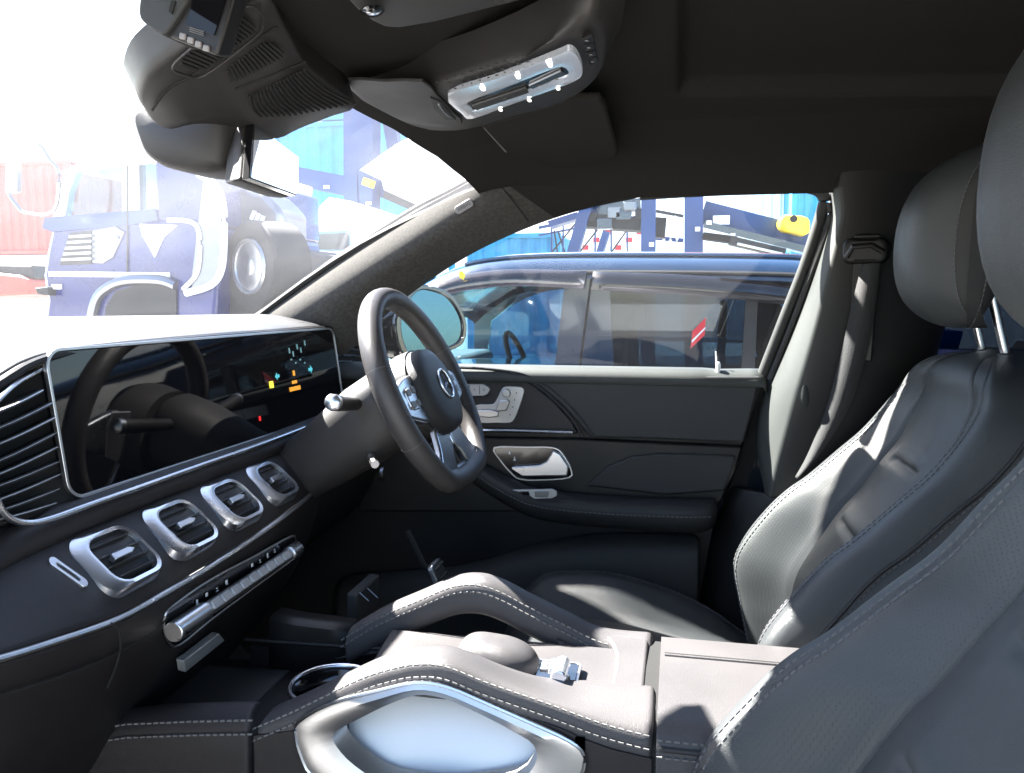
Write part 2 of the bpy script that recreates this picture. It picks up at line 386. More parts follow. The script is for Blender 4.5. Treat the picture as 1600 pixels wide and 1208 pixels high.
for p in CH:
    top = V((-.712, p.y, 1.045 + warp(p.y)))
    k = sm(.30, .40, p.y); top.z -= .012 * k
    a = p + V((-.002, 0, .003)); row = []
    for t in (0, .1, .3, .5, .7, .9, 1): 
        q = a.lerp(top, t); q.x += .012 * math.sin(math.pi * t) * .6; q.z += .012 * math.sin(math.pi * t); row.append(q)
    pan.append(row)
endp = [v + V((-.05, .05, 0)) for v in pan[-1]]
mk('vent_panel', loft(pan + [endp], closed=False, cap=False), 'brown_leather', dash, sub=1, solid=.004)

# four round-cornered vents
PN = (V((-.712, 0, 1.045)) - V((-.605, 0, .95)))
pnorm = V((PN.z * -1 * -1, 0, -PN.x)).normalized()
Pv0 = V((-.645, 0, 1.003)) - pnorm * .001
for i, (cx_, cy_, w_, h_) in enumerate([(190, 869, .088, .082), (289, 821, .086, .081), (368, 783, .083, .079), (430, 751, .078, .077)]):
    c = on(cx_, cy_, Pv0, pnorm); f = basis(c, (0, 1, 0), (-.107, 0, .095))
    o_ = rrect(w_, h_, .024, 5); i_ = rrect(w_ - .014, h_ - .015, .019, 5, .002, 0)
    o2 = [((a - .012 if a < 0 else a), b + (.004 if a < 0 and b > 0 else 0)) for a, b in o_]     # the rim sweeps out to the left
    v = mk('air_vent', loft([[f(a * 1.04, b * 1.04, -.010) for a, b in o2], [f(a, b, .0005) for a, b in o2], [f(a * .94 + .0015, b * .94, .0045) for a, b in o_], [f(a, b, .0035) for a, b in i_], [f(a * .97, b * .97, -.006) for a, b in i_]], cap=False), 'silver', dash, ang=50)
    mk('duct', prism([f(a * 1.01, b * 1.01, -.012) for a, b in i_], f(0, 0, .004) - f(0, 0, 0)), 'gap', v, smooth=False)
    for k in range(4):
        b = (k - 1.5) * .0155; hw = w_ / 2 - .0115
        s_ = mk('slat', loft([[f(a, b + .001, .0015 ), f(a, b - .001, .002), f(a, b - .003, -.009), f(a, b, -.009)] for a in (-hw + .004 * (k in (0, 3)), hw - .004 * (k in (0, 3)) + .004)]), 'ink', v, smooth=False)
        mk('slat_edge', box(f(.002, b, .0022), (.0007, 2 * hw - .008, .0007)), 'darksilver', v, smooth=False)
    tabo = [(-.020, -.0045), (.008, -.0045), (.017, 0), (.008, .0045), (-.020, .0045)]
    mk('tab', prism([f(a, b, 0) for a, b in tabo], f(0, 0, .009) - f(0, 0, 0)), 'silver', v, bevel=.0012)
# small rocker left of the first vent
c = on(106, 895, Pv0, pnorm); f = basis(c, (0, 1, 0), (-.107, 0, .095))
ff = lambda a, b, z=0: f(a * .86 - b * .25, b + a * .5, z)
mk('rocker_switch', frame([ff(a, b, -.002) for a, b in rrect(.012, .048, .0055)], [ff(a, b, -.002) for a, b in rrect(.006, .030, .0028)], f(0, 0, .004) - f(0, 0, 0)), 'silver', dash, bevel=.0006)
mk('rocker_insert', prism([ff(a, b, -.003) for a, b in rrect(.006, .030, .0028)], f(0, 0, .003) - f(0, 0, 0)), 'gloss_black', dash)

# lower face with glovebox, then the slope down to the footwell
low = []
for p in CH:
    d = [p + V((.0, 0, -.004)), p + V((-.004, 0, -.014)), V((p.x - .012, p.y, p.z - .06)), V((p.x - .055, p.y, p.z - .17)), V((p.x - .12, p.y, p.z - .26)), V((p.x - .22, p.y, p.z - .36)), V((-1.0, p.y, .48))]
    low.append(d)
low = [[v + V((0, -.4, 0)) for v in low[0]]] + low + [[v + V((-.10, .07, 0)) for v in low[-1]], [v + V((-.22, .10, 0)) for v in low[-1]]]
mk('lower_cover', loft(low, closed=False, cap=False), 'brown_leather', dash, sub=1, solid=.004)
def low_at(px, py, off=.0):
    return on(px, py, V((-.618 + off, 0, .92)), (1, 0, -.20))
ls = lambda *l: spline([low_at(x, y, .014) for x, y in l], 5)
mk('glovebox_seam', tube(ls((-20, 1092), (60, 1068), (130, 1044), (185, 1020), (240, 988), (262, 965)), .0013, 5), 'gap', dash)
mk('glovebox_edge', tube(ls((174, 974), (186, 987), (188, 1012), (182, 1040), (168, 1075)), .0013, 5), 'gap', dash)
# climate bar
cp = [low_at(258, 962, .006), low_at(272, 945, .006), low_at(330, 905, .006), low_at(400, 868, .006), low_at(455, 838, .006), low_at(462, 845, .006), low_at(466, 866, .006), low_at(400, 916, .006), low_at(330, 968, .006), low_at(280, 1008, .006), low_at(265, 1004, .006), low_at(257, 985, .006)]
cps = spline(cp, 3, True)
cl = mk('climate_panel', prism(cps, (-.012, 0, 0)), 'gloss_black', dash, smooth=False, bevel=.0015)
mk('panel_rim', tube(cps, .0016, 6, closed=True), 'satin', cl)
A = low_at(283, 980, .020); B = low_at(458, 862, .020); dAB = (B - A)
fb = basis(A, dAB, (0, 0, 1))
Lb = dAB.length
mk('roller_bar', tube([A, A + dAB * .2, B], .0098, 18), 'satin', cl)
mk('end_knob', tube([A - dAB * .055, A + dAB * .17], .0135, 20), 'silver', cl, bevel=.0015)
mk('end_knob', tube([B - dAB * .05, B + dAB * .05], .0125, 18), 'silver', cl, bevel=.0015)
wv = fb(0, 0, 1) - fb(0, 0, 0)
for k in range(9):
    t = .225 + k * .081; q = A + dAB * t
    mm = basis(q, dAB, (-.75, 0, 1)); nn = mm(0, 0, 1) - mm(0, 0, 0); sgn = 1 if nn.x > 0 else -1
    mk('rocker_button', prism([mm(a, b, .0075 * sgn) for a, b in rrect(Lb * .068, .0125, .002, 3)], nn * (.0045 * sgn)), 'silver_button', cl, bevel=.0008)
for (x, y, k) in ((308, 940, 0), (323, 929, 1), (339, 919, 2), (354, 909, 3), (394, 883, 1), (406, 875, 2), (418, 867, 0), (429, 859, 2)):
    c = low_at(x, y, .0085)
    mk('symbol', box(c, (.001, .003 + .0015 * (k % 2), .0014 if k == 2 else .005)), 'white_mark', cl, smooth=False)
    if k != 1: mk('symbol', box(c + V((0, .001, -.004)), (.001, .0045, .0012)), 'white_mark', cl, smooth=False)
# silver pull below it
P = [low_at(287, 1033, .012), low_at(343, 990, .012), low_at(352, 1001, .012), low_at(290, 1051, .012)]
mk('compartment_pull', prism(P, (-.012, .0, .002)), 'silver_button', dash, bevel=.0015)
# driver-side outer grille
f = basis(at(547, 560, X=-.735), (0, 1, 0), (0, 0, 1))
mk('outer_grille', prism(ats([(526, 522), (560, 535), (605, 560), (605, 620), (530, 610)], X=-.745), (-.02, 0, 0)), 'gap', dash, smooth=False)
mk('louvre_rim', tube(spline(ats([(524, 518), (545, 523), (570, 534), (600, 552)], X=-.733), 4), .0022, 6), 'silver', dash)
for k in range(8):
    y = 536 + k * 10
    mk('louvre', tube(ats([(527, y), (600, y + (6 - k * 2))], X=-.736), .0022, 6), 'black_plastic', dash)
    mk('louvre_trim', tube(ats([(527, y - 1.5), (600, y - 1.5 + (6 - k * 2))], X=-.7335), .0012 if k not in (5,) else .0020, 5), 'silver', dash)
mk('tab', box(at(549, 592, X=-.728), (.008, .016, .006)), 'silver', dash, bevel=.001)
# knee area round the column
mk('knee_panel', loft([[V((x, y, z + .03)) for x, z in ((-.72, 1.045), (-.66, .99), (-.64, .93), (-.66, .86), (-.72, .78), (-.85, .70))] for y in (.33, .36, .45, .60, .74)], closed=False, cap=False), 'black_plastic', dash, sub=1, solid=.004)
kp = at(527, 737, X=-.655)
fk = basis(kp, (0, 1, 0), (0, 0, 1))
mk('rotary_light_switch', disc(fk, .017, 0, .010, r2=.015), 'gloss_black', dash, bevel=.001)
mk('starter_button', disc(basis(at(596, 740, X=-.60), (0, 1, 0), (0, 0, 1)), .015, 0, .008), 'darksilver', dash, bevel=.001)

# ================================================================== steering column and wheel
WC = V((-.424, .37, 1.143)); tl = R(25)
WN = V((math.cos(tl), 0, math.sin(tl))); WU = V((-math.sin(tl), 0, math.cos(tl)))
wf = lambda a, b, c=0: WC + V((0, a, 0)) + WU * b + WN * c
col_ = thing('steering_column', 'dark steering column shroud with a stubby lever behind the wheel', 'steering column', wf(0, 0, -.2))
rings = []
for z, rx, ry, oy in ((-.30, .050, .055, -.035), (-.22, .060, .062, -.025), (-.13, .070, .072, -.008), (-.075, .070, .072, 0), (-.062, .064, .064, 0), (-.055, .05, .05, 0)):
    rings.append([wf((math.copysign(abs(math.cos(t)) ** .75, math.cos(t))) * rx, math.copysign(abs(math.sin(t)) ** .75, math.sin(t)) * ry + oy, z) for t in [6.2832 * k / 28 for k in range(28)]])
mk('shroud', loft(rings), 'cover_plastic', col_, ang=60)
def stalk(side, zt):
    a = wf(side * .07, .02 + zt, -.10); b = wf(side * .12, .025 + zt, -.095); c = wf(side * .175, .03 + zt, -.085)
    s = mk('lever', tube(spline([a, b, c], 4), [.011] * 3 + [.012] * 3 + [.013] * 3, 12), 'black_plastic', col_)
    d = (c - b).normalized()
    mk('lever_cap', tube([c, c + d * .010, c + d * .014], [.0135, .013, .008], 14), 'silver', s)
    return s
stalk(-1, .01); stalk(1, .01)
mk('adjust_lever', tube([wf(-.06, -.06, -.12), wf(-.10, -.075, -.10)], .007, 8), 'silver', col_)

sw = thing('steering_wheel', 'flat-bottomed black leather steering wheel with silver spokes and star badge', 'steering wheel', WC)
pts = []
for k in range(72):
    t = 6.2832 * k / 72; a, b = math.cos(t) * .178, math.sin(t) * .178
    if b < -.150: b = -.150 - (abs(b) - .150) * .30
    pts.append((a, b))
rim_path = [wf(a, b, 0) for a, b in pts]
def rimtube(i0, i1, r, m, name, par):
    seg = [rim_path[i % 72] for i in range(i0, i1 + 1)]
    return mk(name, tube(seg, r, 18, closed=False, flat=1.12, ref=WN), m, par, ang=70)
rim = mk('rim', tube(rim_path, .0180, 20, closed=True, flat=1.12, ref=WN), 'wheel_leather', sw, ang=80)
for k in (4, 14, 23, 32, 40, 68):
    mk('rim_seam', tube([rim_path[k].lerp(rim_path[(k + 1) % 72], .475), rim_path[k].lerp(rim_path[(k + 1) % 72], .525)], .0182, 20, flat=1.12, ref=WN), 'thread', rim)
inner = [wf(a * .907, b * .905, 0) for a, b in pts[2:31]]
stitches(inner, rim, 'thread_dark', step=.006, ln=.004)
# hub
hub = []
hs = [(.082 * math.copysign(abs(math.cos(t)) ** .9, math.cos(t)), .078 * math.copysign(abs(math.sin(t)) ** .9, math.sin(t)) - .004) for t in [6.2832 * k / 40 for k in range(40)]]
mk('hub_body', loft([[wf(a * .98, b * .98, -.055) for a, b in hs], [wf(a * 1.06, b * 1.06, -.02) for a, b in hs], [wf(a * 1.04, b * 1.04, .004) for a, b in hs]]), 'cover_plastic', sw, ang=60)
ab = mk('airbag_cover', loft([[wf(a * k, b * k, z) for a, b in hs] for k, z in ((1, .004), (.985, .016), (.93, .026), (.75, .032), (.45, .035), (.15, .036))]), 'leather', sw, ang=60)
fe = lambda a, b, c=0: wf(a, b, .035 + c)
mk('badge_ring', tube([fe(.026 * math.cos(t), .026 * math.sin(t), .002) for t in [6.2832 * k / 32 for k in range(32)]], .0020, 8, closed=True, ref=WN), 'silver', ab)
st = []
for k in range(6):
    t = R(90 + 60 * k); r_ = .025 if k % 2 == 0 else .0050; st.append((r_ * math.cos(t), r_ * math.sin(t)))
mk('badge_star', loft([[fe(a, b, .0005) for a, b in st], [fe(a * .97, b * .97, .003) for a, b in st], [fe(a * .05, b * .05, .0055) for a, b in st]]), 'silver', ab, smooth=False)
# spokes
for s in (-1, 1):
    o_ = [(s * .062, .036), (s * .100, .034), (s * .150, .022), (s * .166, .016), (s * .168, -.020), (s * .150, -.030), (s * .100, -.044), (s * .070, -.050)]
    sp_ = mk('spoke', prism([wf(a, b, -.006) for a, b in sp2(o_, 3)], WN * .016), 'silver', sw, bevel=.004, seg=3)
    mk('button_pad', prism([wf(s * a, b, .008) for a, b in rrect(.040, .040, .010, 5, .112, -.002)], WN * .0045), 'silver', sp_, bevel=.002)
    for (a, b) in ((.100, .010), (.124, .008), (.100, -.013), (.124, -.013)):
        mk('button', prism([wf(s * x, y, .0115) for x, y in rrect(.017, .012, .004, 3, a, b)], WN * .003), 'badge_grey', sp_, bevel=.001)
for s in (-1, 1):
    o_ = [(s * .003, -.072), (s * .058, -.058), (s * .078, -.098), (s * .108, -.132), (s * .092, -.148), (s * .036, -.154), (s * .024, -.118), (s * .003, -.100)]
    mk('spoke', prism([wf(a, b, -.008) for a, b in o_], WN * .014), 'silver', sw, bevel=.004, seg=3)
mk('spoke_trim', prism([wf(a, b, -.012) for a, b in ((-.075, -.150), (-.05, -.137), (.05, -.137), (.075, -.150), (.05, -.166), (-.05, -.166))], WN * .014), 'darksilver', sw, bevel=.003)
for s in (-1, 1):
    mk('shift_paddle', prism([wf(s * a, b, -.030) for a, b in ((.078, .04), (.125, .045), (.135, .02), (.13, -.035), (.10, -.05), (.078, -.03))], WN * .004), 'satin', sw, bevel=.0015)

# ================================================================== windscreen pillar
pil = thing('windscreen_pillar', 'fabric covered pillar between windscreen and driver window with airbag badge', 'pillar', (-.6, .66, 1.3))
U = [(372, 512, .69), (455, 455, .675), (522, 405, .665), (590, 361, .655), (650, 324, .645), (710, 293, .63), (764, 261, .615), (800, 262, .63), (900, 275, .64), (985, 296, .655)]
M1 = [(430, 516, .63), (503, 468, .61), (570, 427, .595), (640, 382, .585), (706, 340, .58), (758, 306, .585), (790, 286, .60), (830, 276, .61), (915, 285, .635), (990, 299, .655)]
M2 = [(480, 535, .65), (545, 485, .64), (605, 440, .63), (672, 396, .62), (735, 354, .615), (785, 326, .61), (822, 308, .615), (860, 298, .63), (930, 300, .65), (995, 302, .66)]
L_ = [(530, 560, .69), (595, 490, .685), (650, 446, .68), (718, 401, .675), (775, 372, .675), (828, 350, .67), (865, 337, .67), (900, 326, .668), (955, 313, .668), (1000, 306, .668)]
cols = []
for u, a, b, l in zip(U, M1, M2, L_):
    q = lambda t: at(t[0], t[1], Y=t[2])
    uu = q(u); cols.append([uu + V((0, .035, .0)), uu, q(a), q(b), q(l), q(l) + V((0, .03, 0))])
mk('trim_cover', loft(cols, closed=False, cap=False), None, pil, sub=2, solid=.005, mats=['fabric', 'headliner'], fmat=lambda i, c: 1 if i // 5 >= 6 else 0)
mk('pillar_edge', tube(spline([at(x, y, Y=yy - .004) for x, y, yy in U[:7]], 5), .0045, 6), 'rubber', pil)
mk('trim_joint', tube(spline(ats([(766, 262), (778, 285), (800, 312), (826, 346)], Y=.602), 4), .0016, 5), 'gap', pil)
bp = at(725, 323, Y=.592); bdir = (at(750, 308, Y=.590) - at(700, 338, Y=.594)).normalized()
fb = basis(bp, bdir, upv - fw * .2); back_ = (CP - bp).normalized() * .002
bad = mk('airbag_badge', prism([fb(a, b) - back_ * 3 for a, b in rrect(.040, .017, .006)], back_ * 3.7), 'badge_grey', pil, bevel=.0015)
sg = 1 if (fb(0, 0, 1) - fb(0, 0, 0)).dot(back_) > 0 else -1
text('AIRBAG', lambda a, b, c: fb(a * (1 if sg > 0 else 1), b, 0) + back_ * (.85 + c * .1), .0085, 'ink', bad, depth=.1)

# window surround and belt line of the far door opening
door = thing('driver_door', 'black leather lined driver door with silver handle and seat controls under the window', 'car door', (-.2, .72, 1.0))
XB = lambda z: lerp([(.30, -.01), (.64, .05), (.80, .065), (.91, .09), (1.02, .135), (1.16, .172)], z)   # rear edge of the door
def dshape(prof, xs, end=True):
    return [[V((x if x < 900 else XB(z), y, z)) for y, z in prof] for x in xs]
cap_ = [(.800, 1.10), (.790, 1.150), (.765, 1.158), (.735, 1.162), (.708, 1.160), (.692, 1.148), (.686, 1.130)]
xs = [-1.0 + i * .03 for i in range(37)]
rowsd = []
for x in xs + [XB(1.16) - .03, XB(1.16) - .006, XB(1.16)]:
    r = []
    for (y, z) in cap_:
        d = math.exp(-((x - .105) / .020) ** 2)          # notch under the lock pin
        k = 1 if x < XB(1.16) - .001 else .97
        r.append(V((x, y + (.020 * d if y < .72 else 0), z - .010 * d - (.012 if k < 1 else 0))))
    rowsd.append(r)
mk('belt_cap', loft(rowsd, closed=False, cap=False), 'sunlit_plastic', door, solid=.003, ang=70)  # lighter plastic paints in the sun along the sill
mk('door_shell', prism([V((-1.1, .722, .32)), V((XB(.32), .722, .32)), V((XB(.64), .722, .64)), V((XB(.91), .722, .91)), V((XB(1.02), .722, 1.02)), V((XB(1.14), .722, 1.135)), V((-1.1, .722, 1.135))], (0, .06, 0)), 'black_plastic', door, smooth=False)
def dp(l, y): return ats(l, Y=y)
upo = [(690, 592), (745, 590), (800, 592), (838, 608), (872, 634), (895, 660), (908, 682), (1010, 686), (1163, 692), (1178, 640), (1188, 597), (1100, 596), (900, 592)]
# leather upper field: right of the piping
upo = [(812, 590), (845, 606), (878, 634), (902, 660), (922, 684), (1010, 686), (1162, 692), (1175, 645), (1186, 600), (1190, 588), (1000, 588)]
mk('upper_panel', prism(dp(upo, .690), (0, .035, 0)), 'leather', door, bevel=.005, seg=3)
mk('inset_panel', prism(dp([(560, 575), (740, 577), (800, 584), (835, 602), (868, 630), (893, 658), (903, 678), (560, 672)], .7), (0, .03, 0)), 'brown_leather', door, bevel=.003)
pa = spline(dp([(600, 572), (740, 575), (798, 583), (838, 602), (872, 631), (895, 656), (910, 682)], .692), 6)
mk('piping', tube(pa, .0035, 8), 'leather', door)
pb = spline(dp([(740, 574), (808, 582), (850, 600), (884, 628), (908, 654), (928, 682)], .690), 6)
mk('piping', tube(pb, .0022, 8), 'leather', door); stitches(pb, door, 'thread_dark')
mk('chrome_strip', tube(dp([(560, 671), (700, 672), (800, 673), (895, 676)], .688), .0042, 8), 'silver', door)
mk('mid_panel', prism(dp([(560, 682), (905, 686), (1160, 698), (1150, 730), (1128, 782), (1110, 800), (560, 800)], .702), (0, .03, 0)), 'black_plastic', door, bevel=.004)
mk('pad', prism(spline(dp([(915, 760), (950, 728), (985, 713), (1030, 708), (1150, 712), (1146, 735), (1132, 768), (1040, 775)], .695), 1, True), (0, .03, 0)), 'leather', door, bevel=.006, seg=3)
arm = []
for x in [-.62, -.52, -.46, -.42, -.38, -.34, -.30, -.26, -.20, -.12, -.04, .03, .07, .086]:
    zt = lerp([(-.62, 1.04), (-.46, .985), (-.42, .962), (-.36, .930), (-.30, .908), (-.24, .900), (-.1, .897), (.05, .900), (.086, .902)], x)
    pr = lerp([(-.62, .03), (-.46, .045), (-.34, .075), (-.25, .09), (.05, .09), (.075, .08), (.086, .05)], x)
    hh = lerp([(-.62, .03), (-.3, .045), (.07, .05), (.086, .03)], x)
    arm.append([V((x, .715, zt + .004)), V((x, .715 - pr * .7, zt + .001)), V((x, .715 - pr * .95, zt - .008)), V((x, .715 - pr, zt - .020)), V((x, .715 - pr * .92, zt - hh)), V((x, .715 - pr * .5, zt - hh - .02)), V((x, .715, zt - hh - .03))])
am = mk('armrest', loft(arm), 'leather', door, sub=1)
stitches([r[3] + V((0, -.001, -.003)) for r in arm[3:-1]], am, 'thread_dark')
lowp = []
for x in [-.75, -.6, -.45, -.35, -.25, -.15, -.05, .0, .055]:
    zt = lerp([(-.75, .66), (-.45, .70), (-.30, .76), (-.2, .795), (.055, .805)], x)
    lowp.append([V((x, .715, zt + .015)), V((x, .675, zt + .005)), V((x, .655, zt - .02)), V((x, .655, zt - .12)), V((x, .665, zt - .30)), V((x, .71, zt - .36))])
mk('door_pocket', loft(lowp, closed=False, cap=False), 'soft_plastic', door, sub=1, solid=.004)
# release lever
ho = [(771, 699), (820, 698), (866, 699), (882, 712), (893, 733), (891, 747), (850, 751), (812, 750), (797, 739), (781, 720)]
ho = [(p.x, p.y) for p in spline([(a, b, 0) for a, b in ho], 3, True)]
cxh, cyh = 836, 726
hi = [(cxh + (a - cxh) * .95, cyh + (b - cyh) * .92) for a, b in ho]
hd = mk('door_handle', prism(dp(hi, .696), (0, .02, 0)), 'gloss_black', door, smooth=False)
mk('handle_rim', frame(dp(ho, .694), dp(hi, .694), (0, .012, 0)), 'satin', hd, bevel=.0006)
lev = [(864, 704), (875, 710), (888, 729), (886, 744), (816, 745), (799, 734), (799, 730), (843, 727), (853, 722), (859, 712)]
mk('lever', prism(dp(lev, .682), (0, .012, 0)), 'silver', hd, bevel=.0045, seg=3)
for (x, y) in ((796, 707), (804, 717)): mk('lock_symbol', prism(dp([(x - 2, y + 3), (x + 2, y + 3), (x, y - 4)], .6945), (0, .001, 0)), 'white_mark', hd, smooth=False)
# seat adjustment switches shaped like a seat
sco = [(789, 604), (803, 604), (815, 605), (819, 612), (812, 635), (804, 655), (796, 661), (775, 661), (749, 661), (740, 652), (738, 642), (741, 635), (751, 632), (769, 632), (776, 624), (783, 610)]
sc = mk('seat_controls', prism(spline(dp(sco, .693), 2, True), (0, .008, 0)), 'silver_button', door, bevel=.0012)
mk('headrest_switch', disc(basis(at(792, 614, Y=.693), (1, 0, 0), (0, 0, 1)), .009, -.002, .008, 20), 'satin', sc, bevel=.0015)
mk('backrest_switch', prism(dp([(780, 626), (792, 624), (797, 628), (791, 642), (776, 643), (775, 638)], .687), (0, .008, 0)), 'satin', sc, bevel=.002)
mk('cushion_switch', prism(dp([(744, 641), (764, 640), (779, 643), (778, 651), (765, 653), (746, 651), (742, 646)], .686), (0, .008, 0)), 'satin', sc, bevel=.002)
for (x, y) in ((807, 614), (804, 625), (801, 636), (797, 648)): mk('symbol', box(at(x, y, Y=.6925), (.002, .001, .003)), 'ink', sc, smooth=False)
mo = mk('memory_buttons', prism(dp([(690, 600), (755, 600), (763, 604), (766, 609), (762, 616), (755, 619), (690, 619)], .694), (0, .007, 0)), 'silver_button', door, bevel=.0015)
for x in (733, 749): mk('button_gap', box(at(x, 609, Y=.6935), (.0008, .001, .020)), 'ink', mo, smooth=False)
for i, x in enumerate((741, 756)):
    c = at(x, 609, Y=.6932); text('21'[1 - i], (lambda a, b, z, c=c: V((c.x + a, c.y - z, c.z + b))), .007, 'ink', mo)
wsx = mk('window_switch', prism(dp([(800, 766), (862, 765), (870, 768), (870, 775), (862, 779), (835, 780), (824, 772)], .626), (0, .008, 0)), 'silver_button', door, bevel=.001)
mk('switch_key', prism(dp([(835, 768), (858, 768), (856, 777), (836, 777)], .623), (0, .004, 0)), 'darksilver', wsx, bevel=.001)
mk('bolt_cover', prism(dp([(812, 768), (826, 768), (828, 774), (818, 774)], .625), (0, .004, 0)), 'gloss_black', wsx, bevel=.001)
# lock pin
lp = at(1122, 575, Y=.712)
pn = mk('lock_pin', tube([lp + V((0, 0, -.012)), lp + V((0, 0, .008)), lp + V((0, 0, .012))], [.0055, .005, .003], 10), 'white_paint', door)
mk('pin_stem', tube([lp + V((-.003, .01, .008)), lp + V((-.005, .01, .033))], .0016, 6), 'white_paint', pn)
# door glass and its rear channel
XW = lambda z: lerp([(1.13, .160), (1.3, .215), (1.42, .245), (1.49, .253), (1.52, .250)], z)
gp = [V((-.80, .745, 1.13)), V((-.72, .742, 1.25)), V((-.52, .725, 1.36)), V((-.28, .705, 1.46)), V((-.05, .70, 1.515)), V((XW(1.5), .70, 1.515)), V((XW(1.4) + .01, .715, 1.42)), V((XW(1.13) + .01, .745, 1.13))]
mk('glass', (gp, [tuple(range(8))]), 'side_glass', door, smooth=False)
ch = spline([at(1000, 304, Y=.69), at(1100, 298, Y=.69), at(1220, 293, Y=.69), at(1268, 294, Y=.69), at(1287, 308, Y=.69), at(1283, 335, Y=.69), at(1256, 420, Y=.69), at(1225, 500, Y=.70), at(1189, 592, Y=.71)], 6)
mk('window_channel', tube(ch, .0115, 10), 'soft_plastic', door)
mk('frame_seal', tube(spline([at(1294, 318, Y=.68), at(1296, 345, Y=.68), at(1268, 425, Y=.68), at(1238, 505, Y=.69), at(1203, 592, Y=.70)], 6), .0065, 8), 'rubber', door)
mk('outer_skin', prism([V((-1.15, .80, .25)), V((.25, .80, .25)), V((.2, .80, 1.14)), V((-1.15, .80, 1.14))], (0, .015, 0)), 'navy_paint', door, smooth=False)
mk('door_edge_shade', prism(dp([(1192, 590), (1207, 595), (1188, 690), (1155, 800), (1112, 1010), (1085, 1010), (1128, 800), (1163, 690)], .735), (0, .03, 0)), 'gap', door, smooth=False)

# ================================================================== door mirror outside
wm = thing('door_mirror', 'black framed door mirror outside with blue tinted glass', 'mirror', (-.62, .95, 1.15))
mo_ = spline(ats([(640, 448), (680, 450), (704, 466), (722, 500), (721, 530), (705, 545), (660, 556), (625, 556), (612, 500)], Y=.93), 4, True)
mo_ = [on(*[(CCX + CF * (p - CP).dot(rt) / (p - CP).dot(fw)), (CCY - CF * (p - CP).dot(upv) / (p - CP).dot(fw))], V((-.62, .93, 1.15)), V((.85, -.50, .05))) for p in mo_]
cm = sum((p for p in mo_), V()) / len(mo_)
mi_ = [cm + (p - cm) * .86 for p in mo_]
mk('mirror_housing', loft([mo_, [cm + (p - cm) * 1.03 + V((-.03, .0, 0)) for p in mo_], [cm + (p - cm) * .85 + V((-.08, .0, 0)) for p in mo_], mi_[::1] and [cm + (p - cm) * .4 + V((-.12, 0, 0)) for p in mo_]], cap=True), 'gloss_black', wm)
mk('mirror_rim', frame(mo_, mi_, (.012, -.004, 0)), 'gloss_black', wm, bevel=.003)
mk('glass', prism([p + V((.006, -.004, 0)) for p in mi_], (-.004, 0, 0)), 'blue_mirror', wm, smooth=False)
mk('mirror_foot', box((-.66, .86, 1.10), (.06, .14, .05)), 'gloss_black', wm, bevel=.01)

# ================================================================== door pillar and belt
bpz = thing('door_pillar', 'dark plastic covered pillar behind the driver window with front edge painted lighter as sunlit', 'pillar', (.3, .66, 1.1))
LE = [(1288, 225, .69), (1292, 262, .69), (1300, 300, .69), (1300, 335, .69), (1296, 360, .69), (1272, 425, .69), (1244, 500, .70), (1212, 572, .705), (1196, 610, .705), (1184, 650, .705), (1181, 695, .70), (1188, 735, .70), (1196, 765, .70)]
RE = [(1318, 222, .628), (1317, 258, .628), (1312, 298, .628), (1318, 345, .628), (1312, 395, .628), (1296, 450, .628), (1277, 505, .628), (1256, 565, .628), (1243, 610, .628), (1232, 655, .628), (1219, 700, .628), (1208, 745, .628), (1202, 785, .628)]
cols = []
for i, (l, r) in enumerate(zip(LE, RE)):
    a = at(l[0], l[1], Y=l[2]); b = at(r[0], r[1], Y=r[2]); z = a.z; b = V((b.x, b.y, z)); 
    m_ = a.lerp(b, .55) + V((-.006, -.006, 0))
    cols.append([a + V((.004, .06, 0)), a, m_, b, b + V((.025, -.004, 0)), b + V((.14, .0, 0)), b + V((.24, .03, 0)), b + V((.25, .12, 0))])
cols = [[c[0], c[1], c[2], c[2].lerp(c[3], .85)] + c[3:] for c in cols]
mk('pillar_trim', loft(cols, closed=False, cap=False), None, bpz, mats=['sunlit_plastic', 'black_plastic'], fmat=lambda i, c: 1 if i % 8 >= 4 or c.z > 1.50 else 0, sub=2, solid=.004)  # darker plastic paints shade on the inner face and top
lowb = []
for x, y in ((1196, 760), (1180, 800), (1160, 860), (1140, 930), (1125, 1010)):
    a = at(x - 35, y, Y=.70); lowb.append([V((a.x - .02, .74, a.z)), a, V((a.x + .05, .66, a.z)), V((a.x + .25, .655, a.z)), V((a.x + .3, .74, a.z))])
mk('lower_pillar_trim', loft(lowb, closed=False, cap=False), 'black_plastic', bpz, sub=1, solid=.004)
mk('rear_side_panel', prism([V((.38, .70, .35)), V((1.8, .70, .35)), V((1.8, .70, 1.12)), V((.38, .70, 1.12))], (0, .04, 0)), 'black_plastic', bpz, smooth=False)
mk('rear_window', prism([V((.42, .70, 1.12)), V((1.7, .70, 1.12)), V((1.7, .70, 1.62)), V((.40, .70, 1.62))], (0, .005, 0)), 'privacy_glass', bpz, smooth=False)
mk('grip_bump', loft([[at(1258 + a * 8 * k, 622 + b * 24 * k, Y=.627 - z) for a, b in [(math.cos(t), math.sin(t)) for t in [6.2832 * q / 16 for q in range(16)]]] for k, z in ((1, -.006), (.85, .003), (.4, .006))]), 'soft_plastic', bpz)
belt = thing('seat_belt', 'black seat belt hanging from its guide on the door pillar', 'seat belt', (.33, .6, 1.39))
bl = spline(ats([(1350, 400), (1330, 480), (1312, 560), (1290, 640), (1262, 710), (1243, 745)], Y=.612), 5)
br = spline(ats([(1376, 400), (1368, 480), (1352, 560), (1325, 640), (1280, 710), (1246, 748)], Y=.598), 5)
mk('webbing', loft([[a, a.lerp(b, .5) + V((-.001, -.001, 0)), b] for a, b in zip(bl, br)], closed=False, cap=False), 'webbing', belt, solid=.0014)
